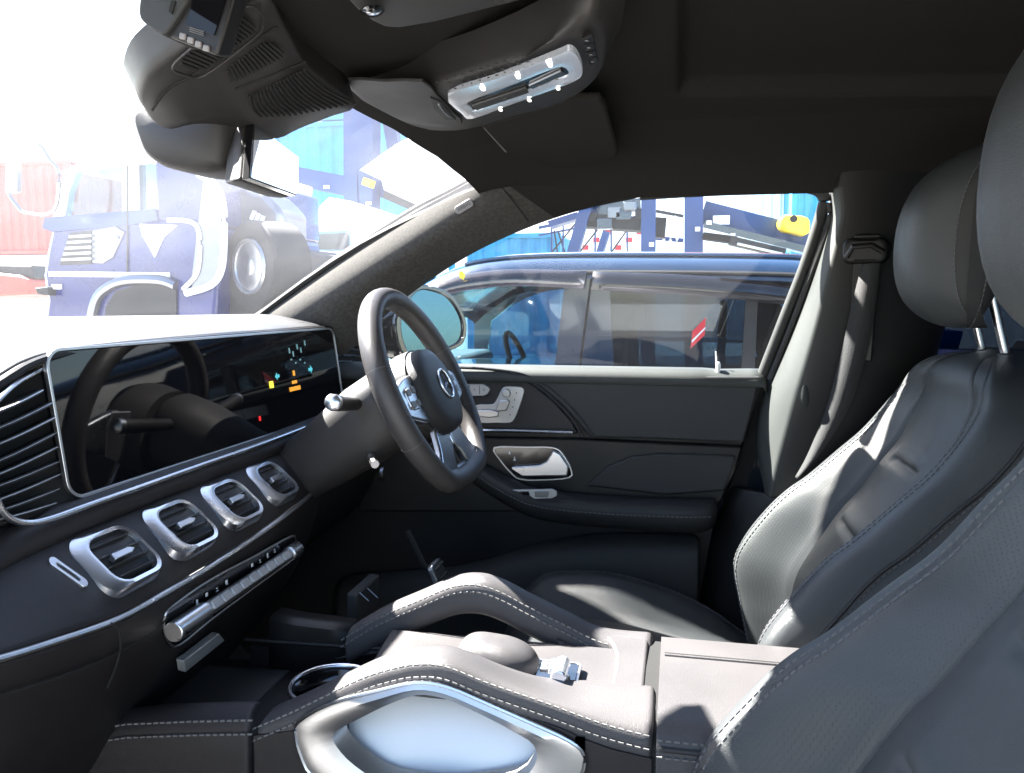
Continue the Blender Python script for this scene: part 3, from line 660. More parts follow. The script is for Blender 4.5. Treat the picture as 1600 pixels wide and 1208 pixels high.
gd = basis(at(1352, 392, Y=.610), (1, -.25, 0), (.1, 0, 1))
mk('guide', loft([[gd(a * k, b * k, z) for a, b in rrect(.075, .045, .016)] for k, z in ((1.05, -.02), (1.05, 0), (.95, .012), (.7, .016))]), 'black_plastic', belt, bevel=.002)
mk('guide_loop', tube([gd(-.03, -.012, .016), gd(-.02, .006, .022), gd(.01, .008, .022), gd(.03, -.004, .016)], .005, 8), 'black_plastic', belt)
mk('height_slide', prism([gd(-.02, -.20, -.012), gd(.02, -.20, -.012), gd(.025, .03, -.012), gd(-.02, .03, -.012)], gd(0, 0, .01) - gd(0, 0, 0)), 'black_plastic', belt, bevel=.003)

# ================================================================== centre console
con = thing('centre_console', 'leather covered centre console with two arched grab rails and touch pad', 'console', (-.2, 0, .8))
near = spline([at(x, y, Y=-.135) for x, y in ((398, 1142), (465, 1113), (560, 1067), (612, 1050), (650, 1043), (695, 1046), (762, 1072), (852, 1103), (942, 1136), (1022, 1157))], 5)
rn = []
for p in near:
    k = sm(-.22, -.08, p.x)      # towards the armrest the rail widens and rolls over
    zr = (p.z + .009) * (1 - k) + (.853) * k; zi = zr - .03
    L3 = lambda a_, b_: a_ + (b_ - a_) * k
    rn.append([V((p.x, L3(-.080, -.02), zi)), V((p.x, L3(-.083, -.03), zr - .004 * (1 - k))), V((p.x, L3(-.096, -.065), zr)), V((p.x, -.115, zr - .003)), V((p.x, -.129, L3(p.z + .006, p.z + .006))), V((p.x, -.135, p.z)), V((p.x, -.1365, p.z - .012)), V((p.x, -.137, p.z - .026)), V((p.x, -.120, p.z - .032))])
mk('near_rail', loft(rn), 'console_leather', con, sub=1)
stitches([r[5] + V((0, -.001, .0035)) for r in rn], con); stitches([r[6] + V((0, -.0014, .0015)) for r in rn], con)
far = spline([at(x, y, Y=.105) for x, y in ((546, 979), (600, 947), (660, 921), (713, 899), (753, 896), (790, 908), (830, 929), (890, 958), (942, 982), (1022, 990))], 5)
rf = []
for p in far:
    k = sm(-.12, -.04, p.x)
    rf.append([V((p.x, .128, p.z - .05)), V((p.x, .128, p.z - .012)), V((p.x, .115, p.z)), V((p.x, .095, p.z - .001)), V((p.x, .083 - .01 * k, p.z - .010)), V((p.x, .080 - .01 * k, p.z - .022)), V((p.x, .080 - .01 * k, p.z - .05)), V((p.x, .095, p.z - .056))])
mk('far_rail', loft(rf), 'console_leather', con, sub=1)
stitches([r[4] + V((0, -.002, .001)) for r in rf], con); stitches([r[5] + V((0, -.0014, .0035)) for r in rf], con)
# rail feet behind and in front of the openings
def skirt(pts, y0, th, m, nm, **k): return mk(nm, prism([V((x, y0, z)) for x, z in pts], (0, th, 0)), m, con, **k)
def zat(curve, x):
    return min(curve, key=lambda p: abs(p.x - x)).z
fs_ = [(-.47, zat(far, -.47) - .04), (-.40, zat(far, -.40) - .04), (-.37, zat(far, -.37) - .045), (-.37, .845), (-.40, .80), (-.49, .78)]
skirt(fs_, .088, .03, 'console_leather', 'front_skirt', smooth=False)
rs_ = [(-.14, .825), (-.15, zat(far, -.15) - .03), (-.10, zat(far, -.1) - .03), (-.02, zat(far, -.02) - .03), (-.02, .78), (-.16, .78)]
skirt(rs_, .072, .045, 'console_leather', 'rear_skirt', smooth=False)
skirt([(-.62, .55), (-.02, .55), (-.02, .815), (-.62, .785)], .10, .03, 'black_plastic', 'far_side', smooth=False)
# near side: leather flank with a metal framed opening
fo = [(462, 1148), (466, 1128), (515, 1100), (590, 1080), (650, 1067), (700, 1074), (762, 1100), (830, 1130), (890, 1158), (912, 1180), (905, 1215), (860, 1250), (700, 1265), (560, 1255), (490, 1215), (468, 1175)]
fi = [(527, 1149), (540, 1138), (575, 1120), (610, 1102), (650, 1088), (690, 1092), (730, 1108), (770, 1128), (800, 1145), (826, 1162), (832, 1188), (800, 1220), (700, 1232), (610, 1222), (560, 1195), (530, 1165)]
FO = spline(ats(fo, Y=-.144), 3, True); FI = spline(ats(fi, Y=-.138), 3, True)
mid = [a.lerp(b, .35) + V((0, -.006, 0)) for a, b in zip(FO, FI)]
mk('metal_frame', loft([[p + V((0, .02, 0)) for p in FO], FO, mid, [a.lerp(b, .92) for a, b in zip(FO, FI)], [p + V((0, .03, 0)) for p in FI]], cap=False), 'satin', con, ang=50)
mk('frame_edge', tube(FO, .0022, 6, closed=True), 'silver', con)
botl = [V((p.x, -.136, .62)) for p in near]
flank = [[r[7] + V((0, .001, -.0)), V((r[7].x, -.139, lerp([(-.5, .74), (-.40, .785), (-.25, .86), (-.1, .80), (0, .78)], r[7].x) - .02))] for r in rn]
# flank built round the opening
outer = [V((-.60, -.139, .60)), V((-.60, -.139, .745))] 
K = len(FO)
def edgept(p):
    d = p - V((-.25, -.144, .78)); 
    z = zat(near, p.x) - .018
    return V((p.x, -.139, z)) if d.z > 0.0 else V((p.x + d.x * .6, -.139, .60))
mk('side_flank', loft([[edgept(p) for p in FO], [V((p.x, -.139, p.z)) for p in FO]], cap=False), 'brown_leather', con, smooth=False)
skirt([(near[0].x - .02, .60), (near[0].x - .005, .79), (-.42, zat(near, -.42) - .02), (-.40, .60)], -.1385, .01, 'brown_leather', 'front_flank', smooth=False)
skirt([(-.10, .60), (-.135, zat(near, -.135) - .02), (-.06, zat(near, -.06) - .02), (-.018, zat(near, -.02) - .02), (-.018, .60)], -.1385, .01, 'brown_leather', 'rear_flank', smooth=False)
# inside the opening: bright curved inner wall and a thin shelf line
iw = []
for x in [-.385, -.36, -.33, -.27, -.21, -.16, -.12]:
    iw.append([V((x, .045, .828)), V((x, -.02, .826)), V((x, -.055, .826)), V((x, -.066, .812)), V((x, -.080, .795)), V((x, -.10, .76)), V((x, -.11, .70)), V((x, -.13, .62))])
mat('silver_lacquer', (.80, .80, .79), .42, metal=.12)
mk('inner_tray', loft(iw, closed=False, cap=False), 'silver_lacquer', con, sub=1, solid=.003)
mk('shelf_line', tube([V((-.38, -.060, .826)), V((-.27, -.061, .8255)), V((-.13, -.060, .824))], .0016, 6), 'gloss_black', con)
# control deck between the rails
dk = [at(617, 989, Z=.855), at(700, 993, Z=.855), at(800, 1000, Z=.852), at(930, 1010, Z=.85), at(1000, 1012, Z=.85), at(1000, 1090, Z=.85), at(850, 1090, Z=.852), at(720, 1060, Z=.855), at(600, 1055, Z=.855), at(545, 1072, Z=.855)]
dkm = V((0, 0, -.006))
deck = mk('control_deck', prism([V((-.385, .074, .842)), V((-.365, -.095, .842)), V((-.025, -.095, .842)), V((-.025, .075, .842))][::1], dkm), 'console_leather', con, bevel=.003)
pd_ = [V((-.075 + .018 * math.cos(math.pi * y_ / .2), y_, .853)) for y_ in (.11, .08, .05, .02, -.02, -.05, -.08, -.118)]
pd_ = [V((-.068 - .026 * (abs(y_) / .1) ** 3, y_, .850)) for y_ in (.100, .088, .07, .04, 0, -.04, -.07, -.088, -.105)]
mk('rear_pad', prism(pd_ + [V((-.030, -.105, .850)), V((-.030, .100, .850))], (0, 0, -.04)), 'console_leather', con, bevel=.004, seg=3)
mk('deck_front', prism([V((-.385, .074, .841)), V((-.365, -.095, .841)), V((-.395, -.095, .79)), V((-.415, .074, .79))], (.004, 0, -.004)), 'console_leather', con, smooth=False)
# palm rest: rounded hood
pc = at(776, 1046, Z=.842)
rr_ = []
for i in range(13):
    t = i / 12; k = max(.03, math.cos(t * math.pi / 2) ** .6); h_ = math.sin(t * math.pi / 2)
    rr_.append([V((pc.x + (.054 * k * math.copysign(abs(math.cos(a)) ** .7, math.cos(a))), pc.y + .037 * k * math.copysign(abs(math.sin(a)) ** .7, math.sin(a)), .846 + .036 * h_ - .008 * k * math.cos(a) * h_)) for a in [6.2832 * q / 36 for q in range(36)]])
rr_ = [[v + V((0, 0, -.012)) for v in rr_[0]]] + rr_
mk('palm_rest', loft(rr_), 'console_leather', con, ang=70)
tp = at(862, 1056, Z=.846)
mk('switch_pad', prism([tp + V((a, b, .004)) for a, b in rrect(.062, .060, .006)], (0, 0, -.008)), 'gloss_black', con, bevel=.001)
mk('switch_pad_frame', frame([tp + V((a, b, .002)) for a, b in rrect(.068, .066, .008)], [tp + V((a, b, .002)) for a, b in rrect(.062, .060, .006)], (0, 0, .003)), 'satin', con, bevel=.0005)
for i in range(3):
    for j in range(2): mk('button', prism([tp + V((-.022 + i * .011 + a, .008 + j * .013 + b, .0065)) for a, b in rrect(.009, .010, .002, 2)], (0, 0, -.003)), 'silver_button', con, bevel=.0006)
kn = at(876, 1052, Z=.856)
mk('roller_switch', tube([kn + V((.0, -.022, .004)), kn + V((0, .020, .004))], .0095, 16), 'crystal', con, bevel=.0015)
mk('roller_switch', prism([kn + V((a - .006, b, .012)) for a, b in rrect(.016, .030, .003)], (0, 0, -.008)), 'silver', con, bevel=.0015)
# cup holder
ccup = at(520, 1070, Z=.806); fc = basis(ccup, (1, 0, 0), (0, 1, 0))
ring = [fc(.054 * math.cos(t), .054 * math.sin(t)) for t in [6.2832 * k / 48 for k in range(48)]]
mk('cup_ring', tube(ring, .0038, 10, closed=True, ref=(0, 0, 1)), 'silver', con)
mk('cup_wall', loft([[p + V((0, 0, 0)) for p in ring], [ccup + (p - ccup) * .95 + V((0, 0, -.07)) for p in ring]], cap=False), 'gloss_black', con, solid=.002)
mk('cup_insert', disc(fc, .050, -.075, -.07), 'soft_plastic', con)
mk('cup_divider', loft([[ccup + V((.045 * k * math.cos(a), .045 * k * math.sin(a), z)) for a in [6.2832 * q / 28 for q in range(28)]] for k, z in ((1, -.03), (.96, -.018), (.7, -.012), (.1, -.010))]), 'gloss_black', con)
mk('tray_floor', prism([V((-.95, -.12, .735)), V((-.40, -.12, .765)), V((-.40, .12, .765)), V((-.95, .12, .735))], (0, 0, -.01)), 'black_plastic', con, smooth=False)
mk('wireless_charger_mat', prism([V((-.80, -.09, .746)), V((-.55, -.09, .759)), V((-.55, .09, .759)), V((-.80, .09, .746))], (0, 0, -.004)), 'rubber', con, bevel=.003)
for (x, y) in ((705, 862 + 0), (857, 868)): pass
for (px_, py_) in ((340, 1117), (388, 1117)): mk('clip', box(at(px_, py_, Y=-.115), (.006, .004, .008)), 'satin', con, bevel=.001)
# stitched ledges leading to the dashboard
lg = []
for px_, py_ in ((120, 1150), (200, 1137), (300, 1133), (398, 1131)):
    p = at(px_, py_, Y=-.140); lg.append([V((p.x, -.112, p.z + .012)), V((p.x, -.116, p.z + .016)), V((p.x, -.128, p.z + .014)), V((p.x, -.140, p.z + .002)), V((p.x, -.142, p.z - .012)), V((p.x, -.142, .62))])
mk('near_ledge', loft(lg, closed=False, cap=False), 'brown_leather', con, solid=.003, sub=1)
stitches([r[3] + V((0, -.003, .004)) for r in lg], con); stitches([r[4] + V((0, -.003, .002)) for r in lg], con)
lf = []
for px_, py_ in ((430, 958), (470, 966), (520, 972), (552, 977)):
    p = at(px_, py_, Y=.110); lf.append([V((p.x, .13, p.z)), V((p.x, .10, p.z + .001)), V((p.x, .092, p.z - .004)), V((p.x, .090, p.z - .03)), V((p.x, .088, .74))])
mk('far_ledge', loft(lf, closed=False, cap=False), 'black_plastic', con, solid=.003)
mk('far_ledge_trim', tube([V((-.62, .086, .800)), V((-.50, .086, .803)), V((-.40, .086, .806))], .003, 6), 'black_plastic', con)
# armrest with split lid
ar = thing('armrest_box', 'leather armrest box with stitched sides behind the console rails', 'armrest', (.15, 0, .85))
AP = [(.122, .70), (.122, .825), (.118, .843), (.105, .850), (.0, .854), (-.05, .854), (-.085, .853), (-.108, .850), (-.124, .845), (-.134, .836), (-.138, .822), (-.138, .60)]
mk('lid', loft([[V((x, y, z)) for y, z in AP] for x in (-.0135, -.0125, -.009, .0, .15, .33, .34)]), 'console_leather', ar, bevel=.0, ang=80)
mk('lid_gap', loft([[V((x, y * .975, z - .006)) for y, z in AP] for x in (-.030, -.012)]), 'gap', ar, smooth=False)
mk('lid_groove', tube([V((-.008, .047, .8525)), V((.33, .047, .8525))], .0022, 8), 'gap', ar)
mk('lid_welt', tube([V((-.008, .0425, .8530)), V((.33, .0425, .8530))], .0022, 8), 'console_leather', ar)
stitches([V((-.01, -.1345, .838)), V((.33, -.1345, .838))], ar); stitches([V((-.01, -.1395, .822)), V((.33, -.1395, .822))], ar)
mk('side_welt', tube([V((-.01, -.1375, .830)), V((.33, -.1375, .830))], .003, 8), 'leather', ar)

# ================================================================== seats
def make_seat(yc, dx, label, hx):
    s = thing('car_seat', label, 'seat', (.25 + dx, yc, .4), 'front seats')
    RX = [(.62, .150), (.66, .142), (.74, .122), (.80, .113), (.85, .128), (.91, .170), (.95, .205), (.98, .240), (1.03, .290), (1.065, .325), (1.10, .352), (1.15, .385), (1.19, .402), (1.215, .430), (1.225, .47)]
    PR = [(.62, .06), (.74, .085), (.85, .100), (.93, .088), (1.0, .062), (1.08, .035), (1.15, .014), (1.20, .0), (1.225, 0)]
    HW = [(.62, .225), (.72, .235), (.80, .248), (.88, .252), (.98, .242), (1.06, .236), (1.13, .228), (1.18, .200), (1.205, .16), (1.22, .09), (1.228, .05)]
    NZ = 150; zs = [.62 + (1.228 - .62) * (i / (NZ - 1)) ** .96 for i in range(NZ)]
    NU = 120; rows = []
    def curve(tab):
        P = spline([(v, 0, k_) for k_, v in tab], 8); return [(p.z, p.x) for p in P]
    RX, PR, HW = curve(RX), curve(PR), curve(HW)
    for z in zs:
        pr = lerp(PR, z); hw = lerp(HW, z); rx = lerp(RX, z)
        r = []
        for j in range(NU + 1):
            u = -1 + 2 * j / NU; a = abs(u)
            x = rx + pr * (1 - sm(.50, .80, a))
            x += .018 * sm(.86, 1.0, a) ** 2 + .055 * max(0, (a - .955) / .045) ** 2
            x += .010 * math.exp(-((a - .52) / .016) ** 2)                       # seam beside the centre panel
            x += .004 * math.exp(-((a - .80) / .010) ** 2)                       # seam along the bolster
            if a < .50:
                for zc in (.935, 1.045):
                    zz = z - zc; wd = 1 - sm(.22, .34, a)
                    x += wd * (.008 * math.exp(-(zz / .0055) ** 2) - .004 * math.exp(-((zz - .016) / .009) ** 2))
                x -= .010 * (1 - (a / .5) ** 2)
            x += .0022 * noise.noise(V((u * 4, z * 14, yc * 9)))
            r.append(V((x + dx, yc + u * hw, z)))
        rows.append(r)
    def fm(i, c):
        j = i % NU; u = abs(-1 + 2 * (j + .5) / NU); return 1 if .54 < u < .79 and c.z < 1.12 else 0
    full = []
    for r, z in zip(rows, zs):
        hw = lerp(HW, z); bx = lerp(RX, z) + dx + .10 - .03 * sm(1.1, 1.22, z)
        L = [V((bx + .04, yc - hw * .8, z)), V((bx, yc - hw * 1.0, z)), V(((bx + r[0].x) / 2, yc - hw * 1.03, z))]
        Rr = [V(((bx + r[-1].x) / 2, yc + hw * 1.03, z)), V((bx, yc + hw * 1.0, z)), V((bx + .04, yc + hw * .8, z))]
        full.append(L + r + Rr)
    vf = loft(full, closed=True, cap=True); NF = len(full[0])
    def fmat(i, c):
        if i >= NF * (len(full) - 1): return 2
        j = i % NF - 3
        if j < -1 or j > NU: return 2
        u = abs(-1 + 2 * (j + .5) / NU); return 1 if .54 < u < .79 and c.z < 1.14 else 0
    b = mk('backrest', vf, None, s, mats=['seat_leather', 'seat_perforated', 'leather'], fmat=fmat, ang=75)
    def at_u(u, off=0, z0=0, z1=71, dz=0):
        out = []
        for i in range(z0 * 2, min(z1 * 2, NZ)):
            f_ = (u + 1) / 2 * NU; j = int(f_); q = rows[i][min(j, NU)].lerp(rows[i][min(j + 1, NU)], f_ - j); out.append(q + V((-off, 0, 0)))
        return out
    for sgn in (-1, 1):
        stitches(at_u(sgn * .83, .0006, 2, 66), b, 'thread_dark'); stitches(at_u(sgn * .77, .0006, 2, 62), b, 'thread_dark')
        o_ = [V((p.x + .014, yc + sgn * (abs(p.y - yc) + .0035), p.z)) for p in at_u(sgn * .985, 0, 4, 64)]
        mk('piping', tube(o_, .0024, 6), 'leather', b)
        o2 = [V((p.x + .062, yc + sgn * (abs(p.y - yc) + .0045), p.z)) for p in at_u(sgn * .985, 0, 4, 60)]
        stitches(o2, b, 'thread')
        o3 = [V((p.x + .022, yc + sgn * (abs(p.y - yc) + .004), p.z)) for p in at_u(sgn * .985, 0, 4, 62)]
        stitches(o3, b, 'thread_dark')
    # shell behind
    mk('back_shell', loft([[V((.255 + dx + k * .36 + a, yc + bq * w_, z)) for a, bq in ((0, -1), (.05, -.9), (.06, 0), (.05, .9), (0, 1), (-.02, 0))] for k, z, w_ in ((0, .60, .20), (.25, .8, .225), (.5, 1.0, .215), (.72, 1.16, .18), (.80, 1.235, .13))]), 'black_plastic', b, ang=50)
    # headrest
    hr = []; NH = 25
    for i in range(NH):
        t = (1 - math.cos(math.pi * i / (NH - 1))) / 2; z = 1.260 + .266 * t
        e = max(.05, (1 - abs(2 * t - 1) ** 4.2) ** (1 / 4.2)) if 0 < t < 1 else .05
        front = .330 + hx - .006 * math.sin(math.pi * t) + .10 * (1 - (1 - abs(2 * t - 1) ** 2.4) ** .5) * (.75 if t < .5 else 1.0) + .016 * (t - .4)
        backx = .450 + hx - .030 * abs(2 * t - 1) ** 2
        mdx = (front + backx) / 2; e2 = max(.06, min(1, e * 1.05)); front = mdx - (mdx - front) * e2; backx = mdx + (backx - mdx) * e2; hw = .112 * (.20 + .80 * e) * (1 if 0 < i < NH - 1 else .4)
        ring_ = []
        for k in range(48):
            a = 6.2832 * k / 48; ca, sa = math.cos(a), math.sin(a)
            px_ = math.copysign(abs(ca) ** .62, ca); py_ = math.copysign(abs(sa) ** .50, sa)
            x = (front + backx) / 2 + px_ * (backx - front) / 2
            if ca < 0: x += .030 * abs(py_) ** 3
            ring_.append(V((x + dx, yc + py_ * hw, z)))
        hr.append(ring_)
    h = mk('headrest', loft(hr), None, s, ang=80, mats=['seat_leather', 'leather'], fmat=lambda i, c: 0 if (i < 48 * (NH - 1) and 16 <= i % 48 < 32) else 1)
    for sg_ in (-1, 1):
        for q, dd in ((16, 0), (10, .004)):
            k = int(q) if sg_ > 0 else 48 - int(q)
            pth = [r[k] + V((-.001, sg_ * .0012, 0)) for r in hr[1:-1]]
            stitches(pth, h, 'thread_dark', step=.007, ln=.005, r=.0006)
        pst = [V((.478 + dx, yc + sg_ * .045, 1.17)), V((.440 + dx + hx, yc + sg_ * .045, 1.31))]
        mk('headrest_post', tube(pst, .0065, 12), 'silver', h)
        mk('post_collar', disc(basis(V((.470 + dx, yc + sg_ * .045, 1.215)), (1, 0, 0), (0, 1, 0)), .016, 0, .010, 20), 'black_plastic', b, bevel=.002)
    # cushion
    cu = []
    for i in range(22):
        t = i / 21; x = -.33 + .52 * t
        zt = lerp([(0, .61), (.06, .675), (.15, .705), (.4, .702), (.7, .68), (1, .65)], t)
        r = []
        for j in range(41):
            u = -1 + 2 * j / 40; a = abs(u); hb = .062 * math.sin(math.pi * min(1, t * 1.05 + .08)) ** .6
            z = zt + hb * sm(.52, .78, a) - .03 * sm(.88, 1, a) - .07 * max(0, (a - .93) / .07) ** 2 - .004 * math.exp(-((a - .55) / .02) ** 2)
            r.append(V((x + dx, yc + u * .262, z)))
        r = [V((x + dx, yc - .262, .42))] + r + [V((x + dx, yc + .262, .42))]
        cu.append(r)
    c_ = mk('cushion', loft(cu), None, s, ang=75, mats=['seat_leather'])
    for sgn in (-1, 1):
        pth = [r[21 + sgn * 17] + V((0, 0, .001)) for r in cu[1:]]
        stitches(pth, c_, 'thread_dark')
    mk('seat_base', box((.0 + dx, yc, .40), (.50, .42, .10)), 'black_plastic', s, bevel=.02)
    mk('side_trim', box((.02 + dx, yc - .265, .50), (.55, .03, .12)), 'black_plastic', s, bevel=.012)
    return s
make_seat(.37, 0, 'black leather driver seat behind the steering wheel, sun on its outer bolster', 0)
make_seat(-.370, -.090, 'grey black leather passenger seat in the near right foreground', -.034)
# rear bench, a dark shape behind
rb = thing('bench', 'dark rear bench seen in the gap between front headrest and backrest', 'seat', (1.2, 0, .6))
mk('backrest', box((1.3, 0, .95), (.16, 1.2, .62)), 'leather', rb, bevel=.05, seg=4); mk('cushion', box((1.05, 0, .62), (.5, 1.2, .18)), 'leather', rb, bevel=.05, seg=4)

# ================================================================== overhead parts
oc = thing('overhead_console', 'dark overhead console with chrome ringed lights under the ceiling', 'overhead console', (-.25, .05, 1.57))
oo = [(533, 118), (575, 123), (620, 124), (662, 120), (737, 101), (831, 65), (890, 25), (925, 18), (944, 40), (947, 75), (935, 115), (887, 150), (812, 172), (730, 196), (670, 198), (620, 190), (575, 168), (548, 143)]
OP = lambda x, y, dz=0: on(x, y, V((-.30, 0, 1.565 + dz)), (.10, 0, 1))
O0 = spline([OP(x, y, .012) for x, y in oo], 3, True)
oc_c = sum(O0, V()) / len(O0)
mk('housing', loft([[p + V((0, 0, .035)) + (p - oc_c) * .10 for p in O0], [p + V((0, 0, .012)) + (p - oc_c) * .02 for p in O0], O0, [oc_c + (p - oc_c) * .975 + V((0, 0, -.006)) for p in O0], [oc_c + (p - oc_c) * .90 + V((0, 0, -.011)) for p in O0], [oc_c + (p - oc_c) * .5 + V((0, 0, -.014)) for p in O0]]), 'cover_plastic', oc, ang=60)
def oz(l, dz=-.008): return [OP(x, y, dz) for x, y in l]
lid = [(545, 125), (600, 128), (660, 128), (683, 150), (708, 176), (722, 193), (672, 194), (625, 186), (582, 164), (556, 142)]
lidm = mk('glasses_compartment', prism(spline(oz(lid, -.006), 2, True), (0, 0, .004)), 'cover_plastic', oc, bevel=.001)
mk('lid_catch', prism(oz([(672, 153), (690, 160), (712, 188), (696, 188), (676, 170)], -.008), (0, 0, .003)), 'soft_plastic', lidm, bevel=.001)
mk('catch_edge', tube(oz([(685, 163), (694, 175), (704, 183)], -.010), .0013, 6), 'silver', lidm)
co = [(700, 150), (780, 122), (868, 88), (890, 80), (903, 90), (910, 113), (900, 126), (860, 142), (800, 163), (738, 186), (722, 178)]
ci = [(731, 160), (800, 133), (866, 107), (880, 105), (887, 110), (888, 117), (876, 124), (845, 134), (800, 150), (744, 174), (737, 170)]
CO, CI = spline(oz(co, -.014), 3, True), spline(oz(ci, -.014), 3, True)
mk('light_ring', loft([[p + V((0, 0, .006)) for p in CO], CO, [a.lerp(b, .5) + V((0, 0, -.0015)) for i_q, (a, b) in enumerate(zip(CO, CI))], CI, [p + V((0, 0, .006)) for p in CI]], cap=False), 'glint_ring', oc, ang=20)
mat('sun_glint', (1, .95, .86), .3, emit=.22)  # glowing bars paint in sun glints on the ring
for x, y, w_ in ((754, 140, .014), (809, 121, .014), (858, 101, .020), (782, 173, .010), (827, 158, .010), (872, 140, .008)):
    mk('sun_glint', prism([OP(x, y, -.017) + V((a, b, 0)) for a, b in rrect(.004, w_, .0018, 4)], (0, 0, .002)), 'sun_glint', oc, bevel=.0006)
mk('light_panel', prism(spline(oz(ci, -.013), 2, True), (0, 0, .004)), 'gloss_black', oc, smooth=False)
mk('light_switch', prism(oz([(737, 166), (822, 138), (826, 146), (745, 173)], -.016), (0, 0, .003)), 'ink', oc, bevel=.0008)
mk('light_switch', prism(oz([(826, 135), (876, 112), (882, 118), (832, 140)], -.016), (0, 0, .003)), 'darksilver', oc, bevel=.0008)
for x, y in ((788, 154), (842, 134), (870, 124)): mk('symbol', box(OP(x, y, -.0165), (.003, .003, .0006)), 'thread', oc, smooth=False)
for i in range(4):
    mk('button', prism(oz([(909 + i * 3, 62 + i * 11), (926 + i * 2, 56 + i * 11), (929 + i * 2, 65 + i * 11), (912 + i * 3, 71 + i * 11)], -.006), (0, 0, .003)), 'black_plastic', oc, bevel=.0006)
    mk('symbol', box(OP(917 + i * 3, 64 + i * 11, -.0065), (.003, .003, .0006)), 'thread', oc, smooth=False)
gr = []
for i in range(11):
    for j in range(5):
        x = 684 + i * 13 + j * 5; y = 128 - i * 4.2 + j * 5; gr.append(box(OP(x, y, -.0105), (.0035, .0035, .001)))
g_ = mk('speaker_grille', join(*gr), 'ink', oc, smooth=False); g_['kind'] = 'stuff'
mk('grab_tab', box(at(998, 214, Z=1.595), (.02, .004, .006)), 'soft_plastic', oc, bevel=.001)

dv = thing('sun_visor', 'dark folded sun visor above the driver side windscreen corner', 'sun visor', (-.2, .4, 1.57))
vv = [(752, 199), (885, 158), (938, 158), (946, 166), (966, 236), (964, 244), (950, 250), (860, 269), (822, 266), (810, 258)]
VP_ = lambda x, y: on(x, y, V((-.2, .4, 1.566)), (.08, .10, 1))
mk('visor_panel', prism([VP_(*p) for p in vv], (0, 0, .014)), 'headliner', dv, bevel=.005, seg=3)
mk('visor_pivot', tube([VP_(756, 200) + V((0, 0, .002)), VP_(812, 262) + V((0, 0, .002))], .0022, 6), 'satin', dv)
pv = thing('sun_visor', 'grey sun visor at the top edge above the passenger side', 'sun visor', (-.25, -.25, 1.57))
vv = [(530, -30), (540, 0), (556, 16), (580, 34), (602, 44), (625, 45), (680, 36), (737, 22), (824, 0), (940, -40), (760, -120)]
mk('visor_panel', prism([at(x, y, Z=1.560) for x, y in vv], (0, 0, .016)), 'cover_plastic', pv, bevel=.005, seg=3)
mk('visor_clip', loft([[at(582 + a * 20 * k, 17 + b * 11 * k, Z=1.556 - z) for a, b in [(math.cos(t), math.sin(t)) for t in [6.2832 * q / 16 for q in range(16)]]] for k, z in ((1, 0), (.8, .008), (.3, .011))]), 'gloss_black', pv)

# sensor shroud at the top of the windscreen
sh = thing('sensor_cover', 'black slatted sensor cover on the windscreen above the mirror', 'sensor cover', (-.5, 0, 1.53))
SP0, SN = V((-.47, 0, 1.530)), V((.36, 0, -.93))
SP = lambda x, y, d=0: on(x, y, SP0 + SN * d, SN)
so1 = [(216, 150), (228, 118), (255, 92), (282, 72), (340, 32), (396, -2), (420, -8), (445, 40), (478, 98), (515, 130), (556, 163), (520, 178), (470, 197), (432, 214), (395, 203), (350, 192), (300, 190), (262, 198), (240, 190), (224, 168)]
Q0 = spline([SP(x, y, 0) for x, y in so1], 3, True); qc = sum(Q0, V()) / len(Q0)
UPN = -SN * .035
mk('cover_shell', loft([[p + UPN + (p - qc) * .02 for p in Q0], [p + UPN * .3 for p in Q0], Q0, [qc + (p - qc) * .97 + SN * .004 for p in Q0], [qc + (p - qc) * .6 + SN * .008 for p in Q0]]), 'cover_plastic', sh, ang=60)
def slatfield(poly, nsl, dep, name, dirv, m='gap'):
    # thin dark slots inside a quadrilateral a-b-c-d : a->b is the run, a->d the slot direction
    a, b, c, d = poly
    for k in range(nsl):
        t = (k + .5) / nsl; q = lambda p, r, s_: (p[0] + (r[0] - p[0]) * s_, p[1] + (r[1] - p[1]) * s_)
        w_ = .30 / nsl
        ins = .06 if 0 < k < nsl - 1 else .20
        e0, e1 = q(a, b, t - w_), q(a, b, t + w_); f0, f1 = q(d, c, t - w_), q(d, c, t + w_)
        pts = [q(e0, f0, ins), q(e1, f1, ins), q(e1, f1, 1 - ins), q(e0, f0, 1 - ins)]
        mk(name, prism([SP(x, y, dep) for x, y in pts], SN * -.002), m, sh, smooth=False)
slatfield(((272, 100), (372, 20), (408, 48), (315, 116)), 17, .0115, 'slot', 0)
slatfield(((352, 110), (418, 62), (452, 88), (362, 134)), 14, .0115, 'slot', 0)
for k in range(17):
    t = k / 16; a = (392 + 72 * min(1, t * 1.25) * .95, 146 - 38 * t) if t < .55 else (447 + (t - .55) * 60, 122 - (t - .55) * 12)
    x0, y0_ = 390 + t * 85, 150 - t * 40; x1, y1_ = 408 + t * 145, 178 - abs(t - .35) * 10 - t * 18 + 8
    P = spline([SP(x0, y0_, .011), SP((x0 + x1) / 2 - 4, (y0_ + y1_) / 2 + 4, .011), SP(x1, y1_ , .011)], 4)
    mk('slot', tube(P, .0016, 6), 'gap', sh)
mk('slot_frame', tube(spline([SP(x, y, .010) for x, y in ((270, 104), (300, 75), (372, 16), (404, 14), (411, 42), (395, 62), (320, 118), (285, 116))], 4, True), .0012, 6, closed=True), 'cover_plastic', sh)
mk('cover_seam', tube(spline([SP(x, y, .008) for x, y in ((238, 172), (262, 140), (300, 118), (400, 62), (432, 42))], 4), .0014, 6), 'gap', sh)
mk('cover_seam', tube([SP(368, 140, .009), SP(478, 97, .008)], .0013, 6), 'gap', sh)
